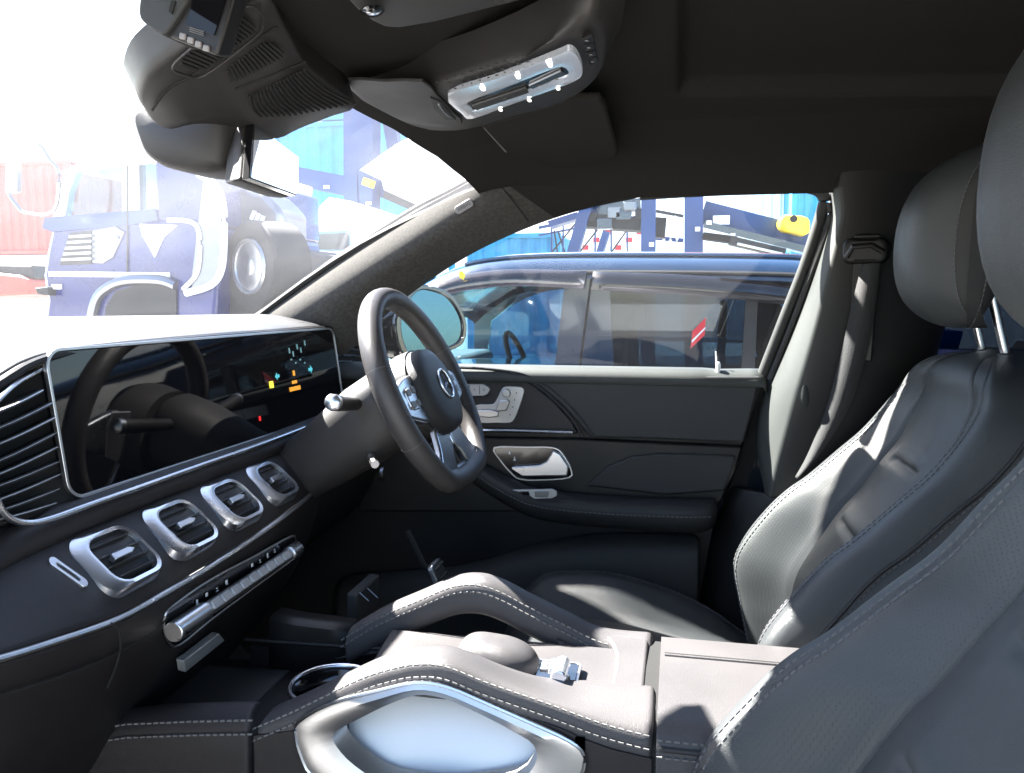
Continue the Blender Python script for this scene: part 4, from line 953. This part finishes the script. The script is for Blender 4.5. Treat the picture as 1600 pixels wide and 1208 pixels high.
# lower bulge that carries the mirror
B0 = [(214, 182), (235, 165), (290, 160), (345, 175), (362, 200), (360, 255), (345, 266), (305, 270), (262, 262), (236, 245), (224, 222)]
bf = spline(ats(B0, Y=-.055), 4, True); bc = sum(bf, V()) / len(bf)
mk('camera_housing', loft([[bc + (p - bc) * .82 + V((0, -.018, 0)) for p in bf], [bc + (p - bc) * .95 + V((0, -.010, 0)) for p in bf], bf, [bc + (p - bc) * .99 + V((0, .06, 0)) for p in bf], [bc + (p - bc) * .85 + V((0, .09, 0)) for p in bf]]), 'cover_plastic', sh, ang=60)
mk('camera_lens_lip', prism(ats([(212, 190), (232, 180), (236, 184), (216, 204)], Y=-.07), (0, .05, 0)), 'gloss_black', sh, bevel=.002)

rm = thing('rear_view_mirror', 'inside rear view mirror with frameless glass angled to the driver', 'mirror', (-.5, .03, 1.46))
MG = [at(392, 192, Y=-.05), at(464, 246, Y=.140), at(462, 300, Y=.094), at(445, 309, Y=.074), at(386, 279, Y=-.113)]
nrm = (MG[1] - MG[0]).cross(MG[4] - MG[0]).normalized()
if nrm.x < 0: nrm = -nrm
def pj(p): return p - nrm * (p - MG[0]).dot(nrm)
MG = [pj(p) for p in MG]; mg = []
gq = V(sum(MG, V()) / 5)
mk('glass', prism([gq + (p - gq) * .96 + nrm * .0035 for p in MG], nrm * -.003), 'mirror_glass', rm, smooth=False)
Hb = -nrm
mk('bezel', loft([[p + nrm * .0028 for p in MG], [p - nrm * .006 for p in MG]]), 'gloss_black', rm, bevel=.001)
mk('shell', loft([[p - nrm * .006 for p in MG], [gq + (p - gq) * .98 - nrm * .018 for p in MG], [gq + (p - gq) * .80 - nrm * .036 for p in MG], [gq + (p - gq) * .4 - nrm * .044 for p in MG]]), 'cover_plastic', rm, bevel=.004, seg=3)
mk('mirror_arm', tube([gq - nrm * .035, gq - nrm * .06 + V((0, 0, .02)), bc + V((.02, .05, .01))], .014, 12), 'black_plastic', rm)

# radio unit hanging from the windscreen top
dc = thing('toll_card_reader', 'grey toll reader unit with dark screen and four square buttons at the top left', 'toll reader', (-.48, -.2, 1.57))
e = [(216, 8), (224, -16), (262, -26), (300, -20), (262, 48), (248, 52), (230, 40), (218, 28)]
eo = spline(ats(e, Y=-.315), 3, True)
mk('body', loft([[V((p.x, p.y, p.z)) for p in eo], [p + V((.003, .045, 0)) for p in eo]]), 'soft_plastic', dc, bevel=.004, seg=3)
F1 = ats([(262, 58), (340, 88), (372, -20), (292, -20)], Y=-.31)
unit = mk('screen_unit', prism(F1, (.0, .022, .004)), 'black_plastic', dc, bevel=.003)
F2 = ats([(290, 38), (334, 55), (356, -10), (304, -10)], Y=-.3115)
mk('screen', prism(F2, (0, .002, 0)), 'screen_glass', unit, smooth=False)
for i in range(4):
    x, y = 285 + i * 12.2, 56 + i * 6.2
    P = ats([(x - 5, y - 6), (x + 5, y - 4), (x + 4, y + 6), (x - 6, y + 4)], Y=-.3125)
    mk('button', prism(P, (0, .003, 0)), 'badge_grey', unit, bevel=.001)
for i in range(3): mk('status_mark', prism(ats([(296, 42 + i * 3), (318, 49 + i * 3), (318, 50 + i * 3), (296, 43 + i * 3)], Y=-.3120), (0, .001, 0)), 'thread', unit, smooth=False)
mk('port', prism(ats([(263, 18), (268, 0), (274, 2), (268, 22)], Y=-.3165), (0, .002, 0)), 'gap', dc, smooth=False)
mk('bracket', box(V(at(330, 20, Y=-.27)), (.03, .03, .06)), 'black_plastic', dc, bevel=.004)

# pedals and footwell
pd = thing('brake_pedal', 'metal faced brake pedal in the dark footwell', 'pedal', (-.6, .40, .6))
fp = basis(at(687, 893, Y=.42), (0, 1, .0), (-.4, 0, 1))
if (fp(0, 0, 1) - fp(0, 0, 0)).x < 0: fp = (lambda g: (lambda a, b, c=0: g(a, b, -c)))(fp)
mk('pad', prism([fp(a, b) for a, b in rrect(.055, .040, .008)], fp(0, 0, -.01) - fp(0, 0, 0)), 'satin', pd, bevel=.002)
mk('arm', tube([fp(0, 0, -.008), fp(0, .02, -.025), fp(0, .09, -.03)], .006, 8), 'gap', pd)
for i in range(2): mk('grip_strip', box(fp(0, -.01 + .02 * i, .003), (.004, .05, .004)), 'rubber', pd, bevel=.001)
fr_ = thing('foot_rest', 'black foot rest plate with two thin metal edges left of the pedal', 'foot rest', at(575, 935, Y=.20))
q = at(575, 932, Y=.24); mk('plate', box(q + V((-.02, .03, -.02)), (.02, .10, .06)), 'rubber', fr_, bevel=.004)
mk('metal_edge', tube(ats([(562, 926), (576, 939)], Y=.22), .0009, 5), 'darksilver', fr_); mk('metal_edge', tube(ats([(574, 919), (590, 934)], Y=.22), .0009, 5), 'darksilver', fr_)

# ================================================================== parked car beside the door
def face_poly(pts, y, th, name, m, par, **k): return mk(name, prism([V((x, y, z)) for x, z in pts], (0, th, 0)), m, par, **k)
ncar = thing('parked_car', 'navy blue estate car with smoked window visors parked alongside the driver door', 'car', (-.3, 2.6, 0))
YA, YB = 1.75, 3.45
a2 = lambda l, y=YA: [(p.x, p.z) for p in ats(l, Y=y)]
roofl = a2([(560, 520), (600, 482), (650, 446), (700, 421), (760, 407), (850, 401), (1000, 400), (1150, 401), (1240, 403), (1330, 408)]) + [(.9, 1.42), (1.5, 1.37), (2.0, 1.25)]
def cross(x, z):
    return [V((x, YA - .01, z - .075)), V((x, YA, z - .035)), V((x, YA + .05, z - .005)), V((x, YA + .2, z + .025)), V((x, YA + .85, z + .05)), V((x, YB - .2, z + .025)), V((x, YB - .05, z - .005)), V((x, YB, z - .035)), V((x, YB + .01, z - .075))]
rc = spline([(x, 0, z) for x, z in roofl], 3)
mk('roof', loft([cross(p.x, p.z) for p in rc], closed=False, cap=False), 'navy_paint', ncar, ang=60)
mk('roof_rail', tube([V((p.x, YA + .075, p.z + .006)) for p in rc[10:-6]], .009, 6), 'navy_paint', ncar)
mk('gutter_trim', tube([V((p.x, YA - .012, p.z - .052)) for p in rc[4:-4]], .006, 6), 'rubber', ncar)
BZ = 1.0
body = []
for x, zt, ins in ((-2.75, .62, .35), (-2.6, .78, .15), (-2.2, .86, .05), (-1.5, .94, .0), (-1.2, .98, 0), (.9, BZ, 0), (1.9, BZ, .03), (2.3, .95, .10), (2.4, .7, .2)):
    body.append([V((x, YA + .12 + ins, .22)), V((x, YA + .0 + ins, .32)), V((x, YA - .06 + ins, .62)), V((x, YA - .02 + ins, zt)), V((x, YA + .10 + ins, zt + .02)), V((x, (YA + YB) / 2, zt + .05)), V((x, YB - .10 - ins, zt + .02)), V((x, YB + .02 - ins, zt)), V((x, YB + .06 - ins, .62)), V((x, YB - ins, .32)), V((x, YB - .12 - ins, .22))])
mk('body', loft(body), 'navy_paint', ncar, ang=60)
for (wx, wy) in ((-1.95, YA - .02), (.95, YA - .02), (-1.95, YB - .18), (.95, YB - .18)):
    wf_ = basis(V((wx, wy, .33)), (1, 0, 0), (0, 0, 1))
    t_ = mk('wheel', disc(wf_, .33, -.2, 0), 'tyre', ncar, bevel=.02); mk('rim', disc(wf_, .21, 0, .02, 20), 'satin', t_, bevel=.008)
for Y_, sgn in ((YA, 1), (YB, -1)):
    d_ = .03 * sgn
    for pts, nm in ((a2([(884, 428), (932, 428), (946, 612), (858, 612)]), 'door_post'), (a2([(1166, 470), (1184, 470), (1178, 612), (1156, 612)]), 'rear_quarter_bar')):
        if nm == 'door_post':
            c = a2([(884, 428), (923, 428), (899, 612), (862, 612)]); e_ = a2([(927, 428), (952, 428), (960, 612), (903, 612)])
            face_poly(c, Y_, d_, 'front_door_post', 'navy_paint', ncar, smooth=False); face_poly(e_, Y_, d_, 'rear_door_post', 'navy_paint', ncar, smooth=False)
            face_poly(a2([(921, 428), (930, 428), (906, 612), (897, 612)]), Y_ + .006 * sgn, d_, 'door_gap', 'gap', ncar, smooth=False)
        else: face_poly(pts, Y_, d_, nm, 'rubber', ncar, smooth=False)
    face_poly(a2([(1225, 445), (1300, 450), (1420, 615), (1262, 615)]), Y_, d_, 'rear_post', 'navy_paint', ncar, smooth=False)
    face_poly(a2([(560, 520), (655, 452), (680, 452), (600, 520), (590, 612), (560, 612)]), Y_, d_, 'front_post', 'navy_paint', ncar, smooth=False)
    face_poly(a2([(560, 560), (640, 462), (740, 428), (910, 424), (886, 615), (560, 615)]), Y_ + .012 * sgn, .003, 'front_side_glass', 'car_glass', ncar, smooth=False)
    face_poly(a2([(935, 424), (1235, 440), (1262, 615), (905, 615)]), Y_ + .012 * sgn, .003, 'rear_side_glass', 'tint_glass', ncar, smooth=False)
# smoked visors over the side windows
v1 = spline(a2 and [V((x, 0, z)) for x, z in a2([(640, 470), (690, 440), (740, 427), (810, 421), (918, 424)])], 4)
v1b = spline([V((x, 0, z)) for x, z in a2([(655, 485), (700, 462), (750, 452), (815, 447), (913, 451)])], 4)
mk('window_visor', loft([[V((a.x, YA - .022, a.z)), V((b.x, YA - .045, b.z))] for a, b in zip(v1, v1b)], closed=False, cap=False), 'deflector', ncar, solid=.003)
v2 = spline([V((x, 0, z)) for x, z in a2([(928, 425), (1050, 429), (1160, 437), (1245, 446)])], 4)
v2b = spline([V((x, 0, z)) for x, z in a2([(925, 453), (1050, 459), (1160, 469), (1242, 478)])], 4)
mk('window_visor', loft([[V((a.x, YA - .022, a.z)), V((b.x, YA - .045, b.z))] for a, b in zip(v2, v2b)], closed=False, cap=False), 'deflector', ncar, solid=.003)
for (sx, sy) in ((-.35, 2.15), (-.35, 3.0), (.62, 2.15), (.62, 3.0)):
    sq = []
    for z, hx, hy, ox in ((.55, .09, .24, 0), (.8, .08, .24, .03), (1.05, .06, .21, .09), (1.14, .045, .13, .11), (1.16, .04, .12, .115), (1.18, .05, .14, .12), (1.30, .05, .14, .14), (1.33, .03, .10, .145)):
        sq.append([V((sx + ox + a, sy + b, z)) for a, b in rrect(hx * 2, hy * 2, min(hx, hy) * .6, 3)])
    mk('seat', loft(sq), 'car_seat', ncar)
sw2 = basis(V((-.78, 3.0, .98)), (0, 1, 0), (-.4, 0, 1))
mk('dashboard', box((-1.15, 2.6, .93), (.35, 1.4, .22)), 'car_seat', ncar, bevel=.04)
mk('steering_wheel', tube([sw2(.17 * math.cos(t), .17 * math.sin(t)) for t in [6.2832 * k / 28 for k in range(28)]], .014, 8, closed=True), 'rubber', ncar)
stk = a2([(1082, 518), (1103, 496), (1101, 524), (1079, 545)])
sk = face_poly(stk, YA + .007, -.002, 'window_sticker', 'red_mark', ncar, smooth=False)
face_poly(a2([(1081, 532), (1102, 511), (1102, 514), (1081, 536)]), YA + .004, -.001, 'sticker_line', 'white_mark', sk, smooth=False)
face_poly(a2([(722, 426), (727, 424), (732, 431), (729, 438), (723, 434)]), YA - .04, -.003, 'yellow_tag', 'yellow_paint', ncar, smooth=False)

# ================================================================== container yard
def corr(x0, x1, y, z0, z1, m, name, par, pitch=.28, d=.036, axis='x'):
    n_ = max(2, int(abs(x1 - x0) / pitch)); P = []; 
    for i in range(n_):
        a = x0 + (x1 - x0) * i / n_; q = (x1 - x0) / n_
        P += [(a, 0), (a + q * .3, 0), (a + q * .5, d), (a + q * .8, d)]
    P.append((x1, 0))
    mkp = (lambda u, w_, z: V((u, y + w_, z))) if axis == 'x' else (lambda u, w_, z: V((y + w_, u, z)))
    return mk(name, loft([[mkp(u, w_, z0) for u, w_ in P], [mkp(u, w_, z1) for u, w_ in P]], closed=False, cap=False), m, par, smooth=False, solid=.01)
def container(x0, y0, z0, L, m, label, group, H=2.6, W=2.44):
    c = thing('shipping_container', label, 'container', (x0 + L / 2, y0 + W / 2, z0), group)
    corr(x0 + .1, x0 + L - .1, y0 + .02, z0 + .12, z0 + H - .08, m, 'side_panel', c)
    corr(y0 + .1, y0 + W - .1, x0 + .02, z0 + .12, z0 + H - .08, m, 'end_panel', c, axis='y')
    corr(y0 + .1, y0 + W - .1, x0 + L - .04, z0 + .12, z0 + H - .08, m, 'end_panel', c, axis='y')
    mk('roof_panel', box((x0 + L / 2, y0 + W / 2, z0 + H - .03), (L - .1, W - .1, .04)), m, c, smooth=False)
    mk('back_panel', box((x0 + L / 2, y0 + W - .04, z0 + H / 2), (L - .2, .04, H - .2)), m, c, smooth=False)
    for z in (z0 + .06, z0 + H - .05): mk('rail', box((x0 + L / 2, y0 + .0, z), (L - .1, .09, .10)), m, c, smooth=False)
    for x in (x0 + .07, x0 + L - .07): mk('corner_post', box((x, y0 + .03, z0 + H / 2), (.14, .14, H)), m, c, smooth=False)
    return c
YC = 16
xa = at(428, 300, Y=YC).x; xb = at(662, 300, Y=YC).x; xc = at(862, 380, Y=YC).x
words = ['bottom cyan container in the tall stack seen through the windscreen', 'second cyan container up in the tall stack seen through the windscreen', 'third cyan container up in the tall stack seen through the windscreen', 'topmost cyan container of the tall stack beside the blue mast']
for k in range(4): container(xa, YC, k * 2.62, xb - xa, 'cyan_paint', words[k], 'cyan containers in the yard')
container(xb + .15, YC + .3, 0, xc - xb, 'cyan_paint', 'low cyan container just above the parked car roof at the left of the side window', 'cyan containers in the yard', H=2.75)
xr0, xr1 = at(1098, 300, Y=26).x, at(1212, 300, Y=26).x
for k in range(2): container(at(1000, 300, Y=26).x, 26, k * 2.5, 12, 'white_paint', ['white container on the ground below the red one, right of the blue posts', 'white container directly under the red container, right of the blue posts'][k], 'white containers in the yard', H=2.5)
container(xr0 - .5, 26, 5.02, 6.1, 'red_paint', 'red container on top of the white ones in the side window', 'red containers in the yard')
container(at(1238, 300, Y=24).x, 24, 0, 6.1, 'cyan_paint', 'cyan container at the far right edge of the side window, lower one', 'cyan containers in the yard')
container(at(1238, 300, Y=24).x, 24, 2.62, 6.1, 'cyan_paint', 'cyan container at the far right edge of the side window, upper one', 'cyan containers in the yard', H=2.9)
container(at(-200, 350, Y=19).x, 19, 0, at(112, 350, Y=19).x - at(-200, 350, Y=19).x, 'white_paint', 'washed out cream container standing behind the truck cab', 'washed out containers behind the truck')
container(at(-200, 350, Y=19).x, 19, 2.62, at(112, 350, Y=19).x - at(-200, 350, Y=19).x, 'red_paint', 'washed out red container stacked behind the truck cab', 'washed out containers behind the truck')

wh = thing('warehouse', 'long white warehouse wall behind the blue machinery', 'building', (0, 34, 0))
corr(-14, 26, 34, 0, 5.6, 'white_paint', 'wall', wh, pitch=.6, d=.05)
mk('roof', box((6, 40, 5.7), (40.4, 12.5, .2)), 'white_paint', wh, smooth=False)
for k in range(6): mk('door', box((-10 + k * 6, 33.9, 1.8), (3.2, .1, 3.6)), 'satin', wh, smooth=False)

# blue straddle machinery
def beam(a, b, w_, h_, m, name, par, bevel=.01):
    a, b = V(a), V(b); t = (b - a).normalized(); u = t.cross(V((0, 1, 0))).normalized() if abs(t.y) < .9 else V((0, 0, 1)); v = V((0, 1, 0))
    return mk(name, loft([[p + u * w_ / 2 + v * h_ / 2, p - u * w_ / 2 + v * h_ / 2, p - u * w_ / 2 - v * h_ / 2, p + u * w_ / 2 - v * h_ / 2] for p in (a, b)]), m, par, smooth=False)
YM = 11.5
hm = thing('container_handler', 'blue steel mast and cross beam of a container handler seen through the windscreen', 'crane', (at(565, 400, Y=YM).x, YM, 0))
def bm_(p, q, w_, h_, m, nm, Y_=YM, par=None): return beam(at(*p, Y=Y_), at(*q, Y=Y_), w_, h_, m, nm, par or hm)
bm_((557, 560), (556, 100), .28, .35, 'crane_blue', 'mast'); bm_((575, 560), (577, 100), .26, .35, 'crane_blue', 'mast')
bm_((566, 560), (566, 100), .04, .30, 'white_paint', 'mast_groove')
bm_((452, 274), (545, 292), .30, .3, 'crane_blue', 'cross_beam')
bm_((585, 290), (700, 340), .26, .3, 'crane_blue', 'lift_arm', YM + .4); bm_((608, 292), (668, 318), .40, .2, 'rubber', 'engine_box', YM + .1)
bm_((605, 160), (618, 240), .20, .2, 'crane_blue', 'brace', YM + .5); bm_((570, 284), (582, 288), .12, .2, 'yellow_paint', 'marker', YM - .3)
for x, y in ((510, 292), (576, 318), (576, 334)): mk('plate', box(at(x, y, Y=YM - .22), (.09, .02, .045)), 'white_paint', hm, smooth=False)
for k in range(9): mk('bolt', box(at(468 + k * 9, 268 + k * 1.2, Y=YM - .1), (.03, .06, .05)), 'rubber', hm, smooth=False)

sc2 = thing('reach_stacker', 'blue framed reach stacker with slanted brace and yellow hook above the parked car', 'crane', (at(1050, 400, Y=YM).x, YM, 0))
b2 = lambda p, q, w_, h_, m, nm, Y_=YM: beam(at(*p, Y=Y_), at(*q, Y=Y_), w_, h_, m, nm, sc2)
b2((1012, 560), (1014, 270), .21, .3, 'crane_blue', 'post'); b2((1083, 560), (1084, 270), .27, .3, 'crane_blue', 'post')
b2((893, 404), (926, 290), .17, .2, 'crane_blue', 'brace'); b2((936, 400), (948, 362), .10, .2, 'crane_blue', 'brace')
b2((1097, 334), (1262, 377), .34, .5, 'crane_blue', 'boom', YM + .4); b2((1100, 352), (1262, 392), .10, .3, 'navy_paint', 'boom_cable_tray', YM)
b2((1098, 369), (1150, 376), .10, .3, 'gap', 'ram', YM - .1); b2((1140, 376), (1225, 396), .12, .3, 'rubber', 'ram', YM - .15); b2((1152, 381), (1222, 397), .03, .1, 'satin', 'ram_rod', YM - .35)
b2((905, 345), (1002, 352), .20, .5, 'rubber', 'chassis', YM + .3); b2((925, 330), (1002, 322), .20, .4, 'navy_paint', 'engine_cover', YM + .6)
b2((1022, 356), (1040, 357), .3, .3, 'rubber', 'gearbox', YM + .3); b2((860, 352), (905, 338), .10, .4, 'crane_blue', 'walkway', YM + .6)
for k, (x, y) in enumerate(((925, 340), (960, 333), (975, 338), (1000, 335), (985, 323), (945, 350))): mk('machine_box', box(at(x, y, Y=YM + .1), (.14 + .05 * (k % 3), .2, .12 + .04 * (k % 2))), ['rubber', 'darksilver', 'navy_paint'][k % 3], sc2, bevel=.01)
mk('operator_plate', box(at(1127, 344, Y=YM - .05), (.24, .02, .13)), 'white_paint', sc2, smooth=False)
for x, y in ((1108, 348), (1018, 382), (1008, 397), (1090, 358), (1145, 368)): mk('plate', box(at(x, y, Y=YM - .22), (.07, .02, .06)), 'white_paint', sc2, smooth=False)
yh = spline([at(x, y, Y=YM - .3) for x, y in ((1222, 338), (1240, 336), (1262, 340), (1266, 352), (1262, 366), (1240, 362), (1221, 356))], 3, True)
hk = mk('hook_block', prism(yh, (0, .5, 0)), 'yellow_paint', sc2, bevel=.03)
mk('pin_hole', disc(basis(at(1240, 342, Y=YM - .31), (1, 0, 0), (0, 0, 1)), .05, 0, .02), 'gap', hk)
for k in range(7):                                              # red and white barrier boards on the ground level structure
    t_ = thing('barrier_board', ['leftmost', 'second', 'third', 'fourth', 'fifth', 'sixth', 'rightmost'][k] + ' red and white barrier panel behind the blue posts', 'barrier', at(912 + k * 16, 420, Y=15), 'barrier panels behind the machine')
    c = at(915 + k * 17, 383 - (k % 3) * 8, Y=15); mk('board', box(c, (.20, .04, .30)), 'white_paint', t_, smooth=False); mk('stripe', box(c + V((0, -.025, .05 * (k % 3 - 1))), (.12, .01, .09)), 'red_mark', t_, smooth=False); mk('leg', box(V((c.x, c.y + .04, c.z / 2)), (.04, .04, c.z)), 'white_paint', t_, smooth=False)

# white vehicle, and a white sheet painting in a windscreen reflection
wt = thing('white_van', 'white van with dark windscreen behind the blue mast', 'van', (at(510, 420, Y=9.5).x, 9.5, 0))
vz = [at(x, y, Y=9.5) for x, y in ((488, 360), (498, 322), (512, 308), (552, 315), (556, 420), (552, 560), (480, 560), (478, 400))]
mk('body', prism(vz, (0, 2.0, 0)), 'white_paint', wt, bevel=.04)
mk('windscreen', prism(ats([(494, 362), (546, 360), (548, 392), (492, 392)], Y=9.47), (0, .02, 0)), 'car_glass', wt, smooth=False)
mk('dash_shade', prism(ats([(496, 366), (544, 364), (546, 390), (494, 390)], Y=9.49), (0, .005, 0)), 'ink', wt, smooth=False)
mk('grille', prism(ats([(498, 398), (546, 398), (546, 408), (498, 408)], Y=9.47), (0, .02, 0)), 'darksilver', wt, smooth=False)
cn = thing('reflection_sheet', 'white sloping sheet painted in for a reflection in the upper right corner of the windscreen', 'painted reflection', (at(650, 400, Y=8).x, 8, 0))
cpts = [at(562, 266, Y=8.0), at(690, 192, Y=8.0), at(790, 225, Y=8.0), at(790, 300, Y=8.0), at(655, 322, Y=8.0), at(600, 297, Y=8.0), at(596, 282, Y=8.0)]
mk('reflection_face', prism(cpts, (0, 1.2, .5)), 'white_paint', cn, smooth=False)
mk('post', beam(at(690, 300, Y=8.6), V((at(690, 300, Y=8.6).x, 8.6, 0)), .12, .12, 'white_paint', 'post', cn) and box(V((at(720, 300, Y=8.9).x, 8.9, at(720, 300, Y=8.9).z / 2)), (.12, .12, at(720, 300, Y=8.9).z)), 'white_paint', cn, smooth=False)

# ================================================================== blue truck ahead
YT = 6.0
tr = thing('truck', 'blue tractor truck with silver wheel standing ahead beyond the windscreen', 'truck', (at(220, 400, Y=YT).x, YT + 1.1, 0))
T = lambda l, y=YT: ats(l, Y=y)
def tp_(l, y, th, nm, m, par=tr, **k): return mk(nm, prism(T(l, y), (0, th, 0)), m, par, **k)
tp_([(72, 470), (66, 430), (72, 390), (80, 356), (190, 344), (300, 340), (334, 352), (342, 420), (330, 560), (60, 560)], YT, 2.3, 'lower_cab', 'truck_blue', bevel=.05)
# upper cab: posts and roof round open windows
tp_([(80, 356), (84, 330), (96, 290), (108, 262), (120, 258), (104, 300), (96, 354)], YT + .02, .12, 'front_post', 'white_paint', bevel=.01)
tp_([(190, 250), (216, 248), (218, 344), (190, 346)], YT + .02, .12, 'middle_post', 'satin', bevel=.01)
tp_([(104, 262), (150, 244), (250, 232), (320, 240), (318, 262), (230, 255), (110, 268)], YT, 2.3, 'roof', 'white_paint', bevel=.04)
tp_([(242, 250), (330, 262), (334, 352), (246, 344)], YT, 2.3, 'rear_cab', 'truck_blue', bevel=.02)
tp_([(96, 266), (192, 258), (192, 346), (92, 354)], YT + .05, .01, 'side_window', 'car_glass', smooth=False); tp_([(216, 256), (244, 256), (244, 340), (216, 344)], YT + .05, .01, 'side_window', 'car_glass', smooth=False)
tp_([(66, 356), (70, 340), (242, 326), (246, 344), (200, 352), (80, 362)], YT - .01, .05, 'window_sill', 'crane_blue', smooth=False)
tp_([(108, 364), (142, 360), (142, 412), (92, 414)], YT - .03, .05, 'step_grille', 'ink', bevel=.01)
for k in range(5): tp_([(108 - k * 3, 368 + k * 9), (142, 366 + k * 9), (142, 370 + k * 9), (107 - k * 3, 372 + k * 9)], YT - .05, .03, 'grille_bar', 'satin', smooth=False)
tp_([(143, 360), (180, 353), (194, 362), (176, 402), (160, 412), (143, 411)], YT - .02, .04, 'dark_panel', 'darksilver', bevel=.01)
tp_([(162, 374), (182, 368), (184, 374), (164, 378)], YT - .05, .04, 'door_grip', 'satin', bevel=.005)
tp_([(76, 424), (264, 426), (264, 434), (76, 432)], YT - .02, .03, 'white_stripe', 'white_paint', smooth=False)
tp_([(80, 444), (94, 444), (94, 452), (80, 452)], YT - .03, .03, 'marker_lamp', 'white_paint', bevel=.005)
tp_([(54, 450), (74, 448), (76, 462), (58, 460)], YT - .1, .2, 'step', 'rubber', bevel=.01)
arc_ = spline(T([(140, 520), (150, 470), (170, 448), (200, 438), (250, 438), (275, 446)], YT - .03), 5)
mk('wheel_arch', tube(arc_, .05, 8), 'darksilver', tr)
tp_([(160, 560), (165, 480), (180, 456), (210, 446), (255, 444), (275, 452), (275, 560)], YT - .025, .05, 'arch_liner', 'rubber', smooth=False)
mk('air_deflector', tube(spline(T([(310, 272), (336, 288), (348, 320), (350, 370), (346, 420), (330, 445), (290, 458)], YT - .05), 5), .035, 8), 'white_paint', tr)
tp_([(318, 280), (338, 292), (346, 330), (344, 420), (330, 440), (300, 450), (300, 430)], YT - .03, .05, 'deflector_panel', 'darksilver', smooth=False)
mk('panel_edge', tube(spline(T([(262, 344), (296, 346), (310, 360), (312, 400), (306, 430), (286, 452)], YT - .04), 5), .022, 8), 'white_paint', tr)
mk('door_seam', tube(T([(199, 258), (199, 425)], YT - .012), .008, 5), 'ink', tr)
# white patch painting in a windscreen reflection below the truck window
tp_([(218, 350), (276, 352), (255, 370), (248, 385), (241, 402), (232, 385), (222, 368)], YT - .02, .03, 'reflection_patch', 'white_paint', smooth=False)
# chassis behind the cab
tp_([(345, 410), (450, 385), (470, 395), (470, 560), (300, 560), (330, 470)], YT + .25, 1.6, 'chassis', 'rubber', bevel=.03)
tp_([(350, 290), (412, 300), (440, 330), (440, 385), (352, 410)], YT + .5, .6, 'side_tank', 'darksilver', bevel=.06)
for x, y in ((398, 348), (405, 352), (412, 356)): mk('air_hose', tube(spline(T([(x, y - 18), (x - 6, y), (x + 2, y + 16), (x - 3, y + 34)], YT + .2), 4), .02, 6), 'white_paint', tr)
wq = T([(396, 417)], YT + .1)[0]; wfn = basis(wq, (.85, -.45, 0), (0, 0, 1))
whl = mk('wheel', loft([[wfn(.44 * k * math.cos(t), .44 * k * math.sin(t), z) for t in [6.2832 * q / 36 for q in range(36)]] for k, z in ((1, -.35), (1, .02), (.92, .05), (.62, .04))]), 'tyre', tr)
wr_ = mk('rim', loft([[wfn(r_ * math.cos(t), r_ * math.sin(t), z) for t in [6.2832 * q / 30 for q in range(30)]] for r_, z in ((.27, .045), (.26, .07), (.23, .06), (.20, -.04), (.10, -.02), (.08, .05), (.05, .06))]), 'satin', whl)
for k in range(8):
    t = 6.2832 * k / 8; mk('rim_hole', disc(basis(wfn(.16 * math.cos(t), .16 * math.sin(t), -.02), (1, 0, 0), (0, 0, 1)), .026, 0, .01, 12), 'gap', whl, smooth=False)
# mirror loop ahead of the cab
ml = spline(T([(22, 262), (34, 236), (60, 226), (78, 250), (92, 272), (84, 330), (40, 332), (26, 320), (14, 300)], YT - .3), 4, True)
mk('mirror_bracket', tube(ml, .018, 6, closed=True), 'darksilver', tr)
tp_([(8, 250), (26, 248), (26, 300), (8, 302)], YT - .35, .06, 'truck_mirror', 'darksilver', bevel=.01)

rcar = thing('far_red_car', 'small washed out red and dark car low at the left windscreen edge', 'car', (at(20, 430, Y=13).x, 13, 0))
mk('body', prism(ats([(-40, 420), (-20, 425), (30, 430), (48, 437), (44, 460), (-40, 466)], Y=13), (0, 1.7, 0)), 'red_paint', rcar, bevel=.05)
mk('cabin', prism(ats([(-30, 412), (50, 414), (56, 436), (-20, 432)], Y=13.1), (0, 1.5, 0)), 'rubber', rcar, bevel=.05)
for x in (-20, 35): mk('wheel', disc(basis(V((at(x, 460, Y=13).x, 13.0, .30)), (1, 0, 0), (0, 0, 1)), .30, -.2, .02), 'tyre', rcar)

# further steelwork and handrails behind the parked car
gn = thing('steel_gantry', 'thin dark blue steel gantry with handrails crossing behind the blue posts', 'gantry', (at(940, 400, Y=13.5).x, 13.5, 0))
g2 = lambda p, q, w_, m='crane_blue', nm='strut', Y_=13.5: beam(at(*p, Y=Y_), at(*q, Y=Y_), w_, .06, m, nm, gn)
g2((842, 356), (1005, 322), .05); g2((842, 368), (1005, 336), .03)
for x in (862, 880, 905, 930, 955, 980): g2((x, 352 - (x - 842) * .21), (x, 395), .025, 'crane_blue', 'upright')
for a_, b_ in (((862, 395), (905, 342)), ((905, 395), (955, 332)), ((955, 395), (1000, 330)), ((866, 360), (872, 400)), ((872, 362), (884, 398))): g2(a_, b_, .022, 'rubber', 'brace')
g2((1025, 330), (1068, 338), .05, 'rubber', 'cross_member'); g2((1025, 372), (1068, 376), .07, 'crane_blue', 'cross_member')
g2((1100, 322), (1215, 345), .025, 'satin', 'handrail'); 
for x in (1110, 1135, 1160, 1185, 1208): g2((x, 324 + (x - 1100) * .2), (x, 346 + (x - 1100) * .2), .02, 'satin', 'handrail_post')
for x, y in ((1036, 350), (1046, 352), (1056, 356)): mk('hanging_strap', tube(spline(ats([(x, 338), (x - 3, y), (x + 2, y + 18), (x - 2, y + 36)], Y=13.3), 4), .025, 6), 'white_paint', gn)
mk('yellow_guard', box(at(936, 330, Y=13.3), (.16, .05, .05)), 'yellow_paint', gn, bevel=.01)
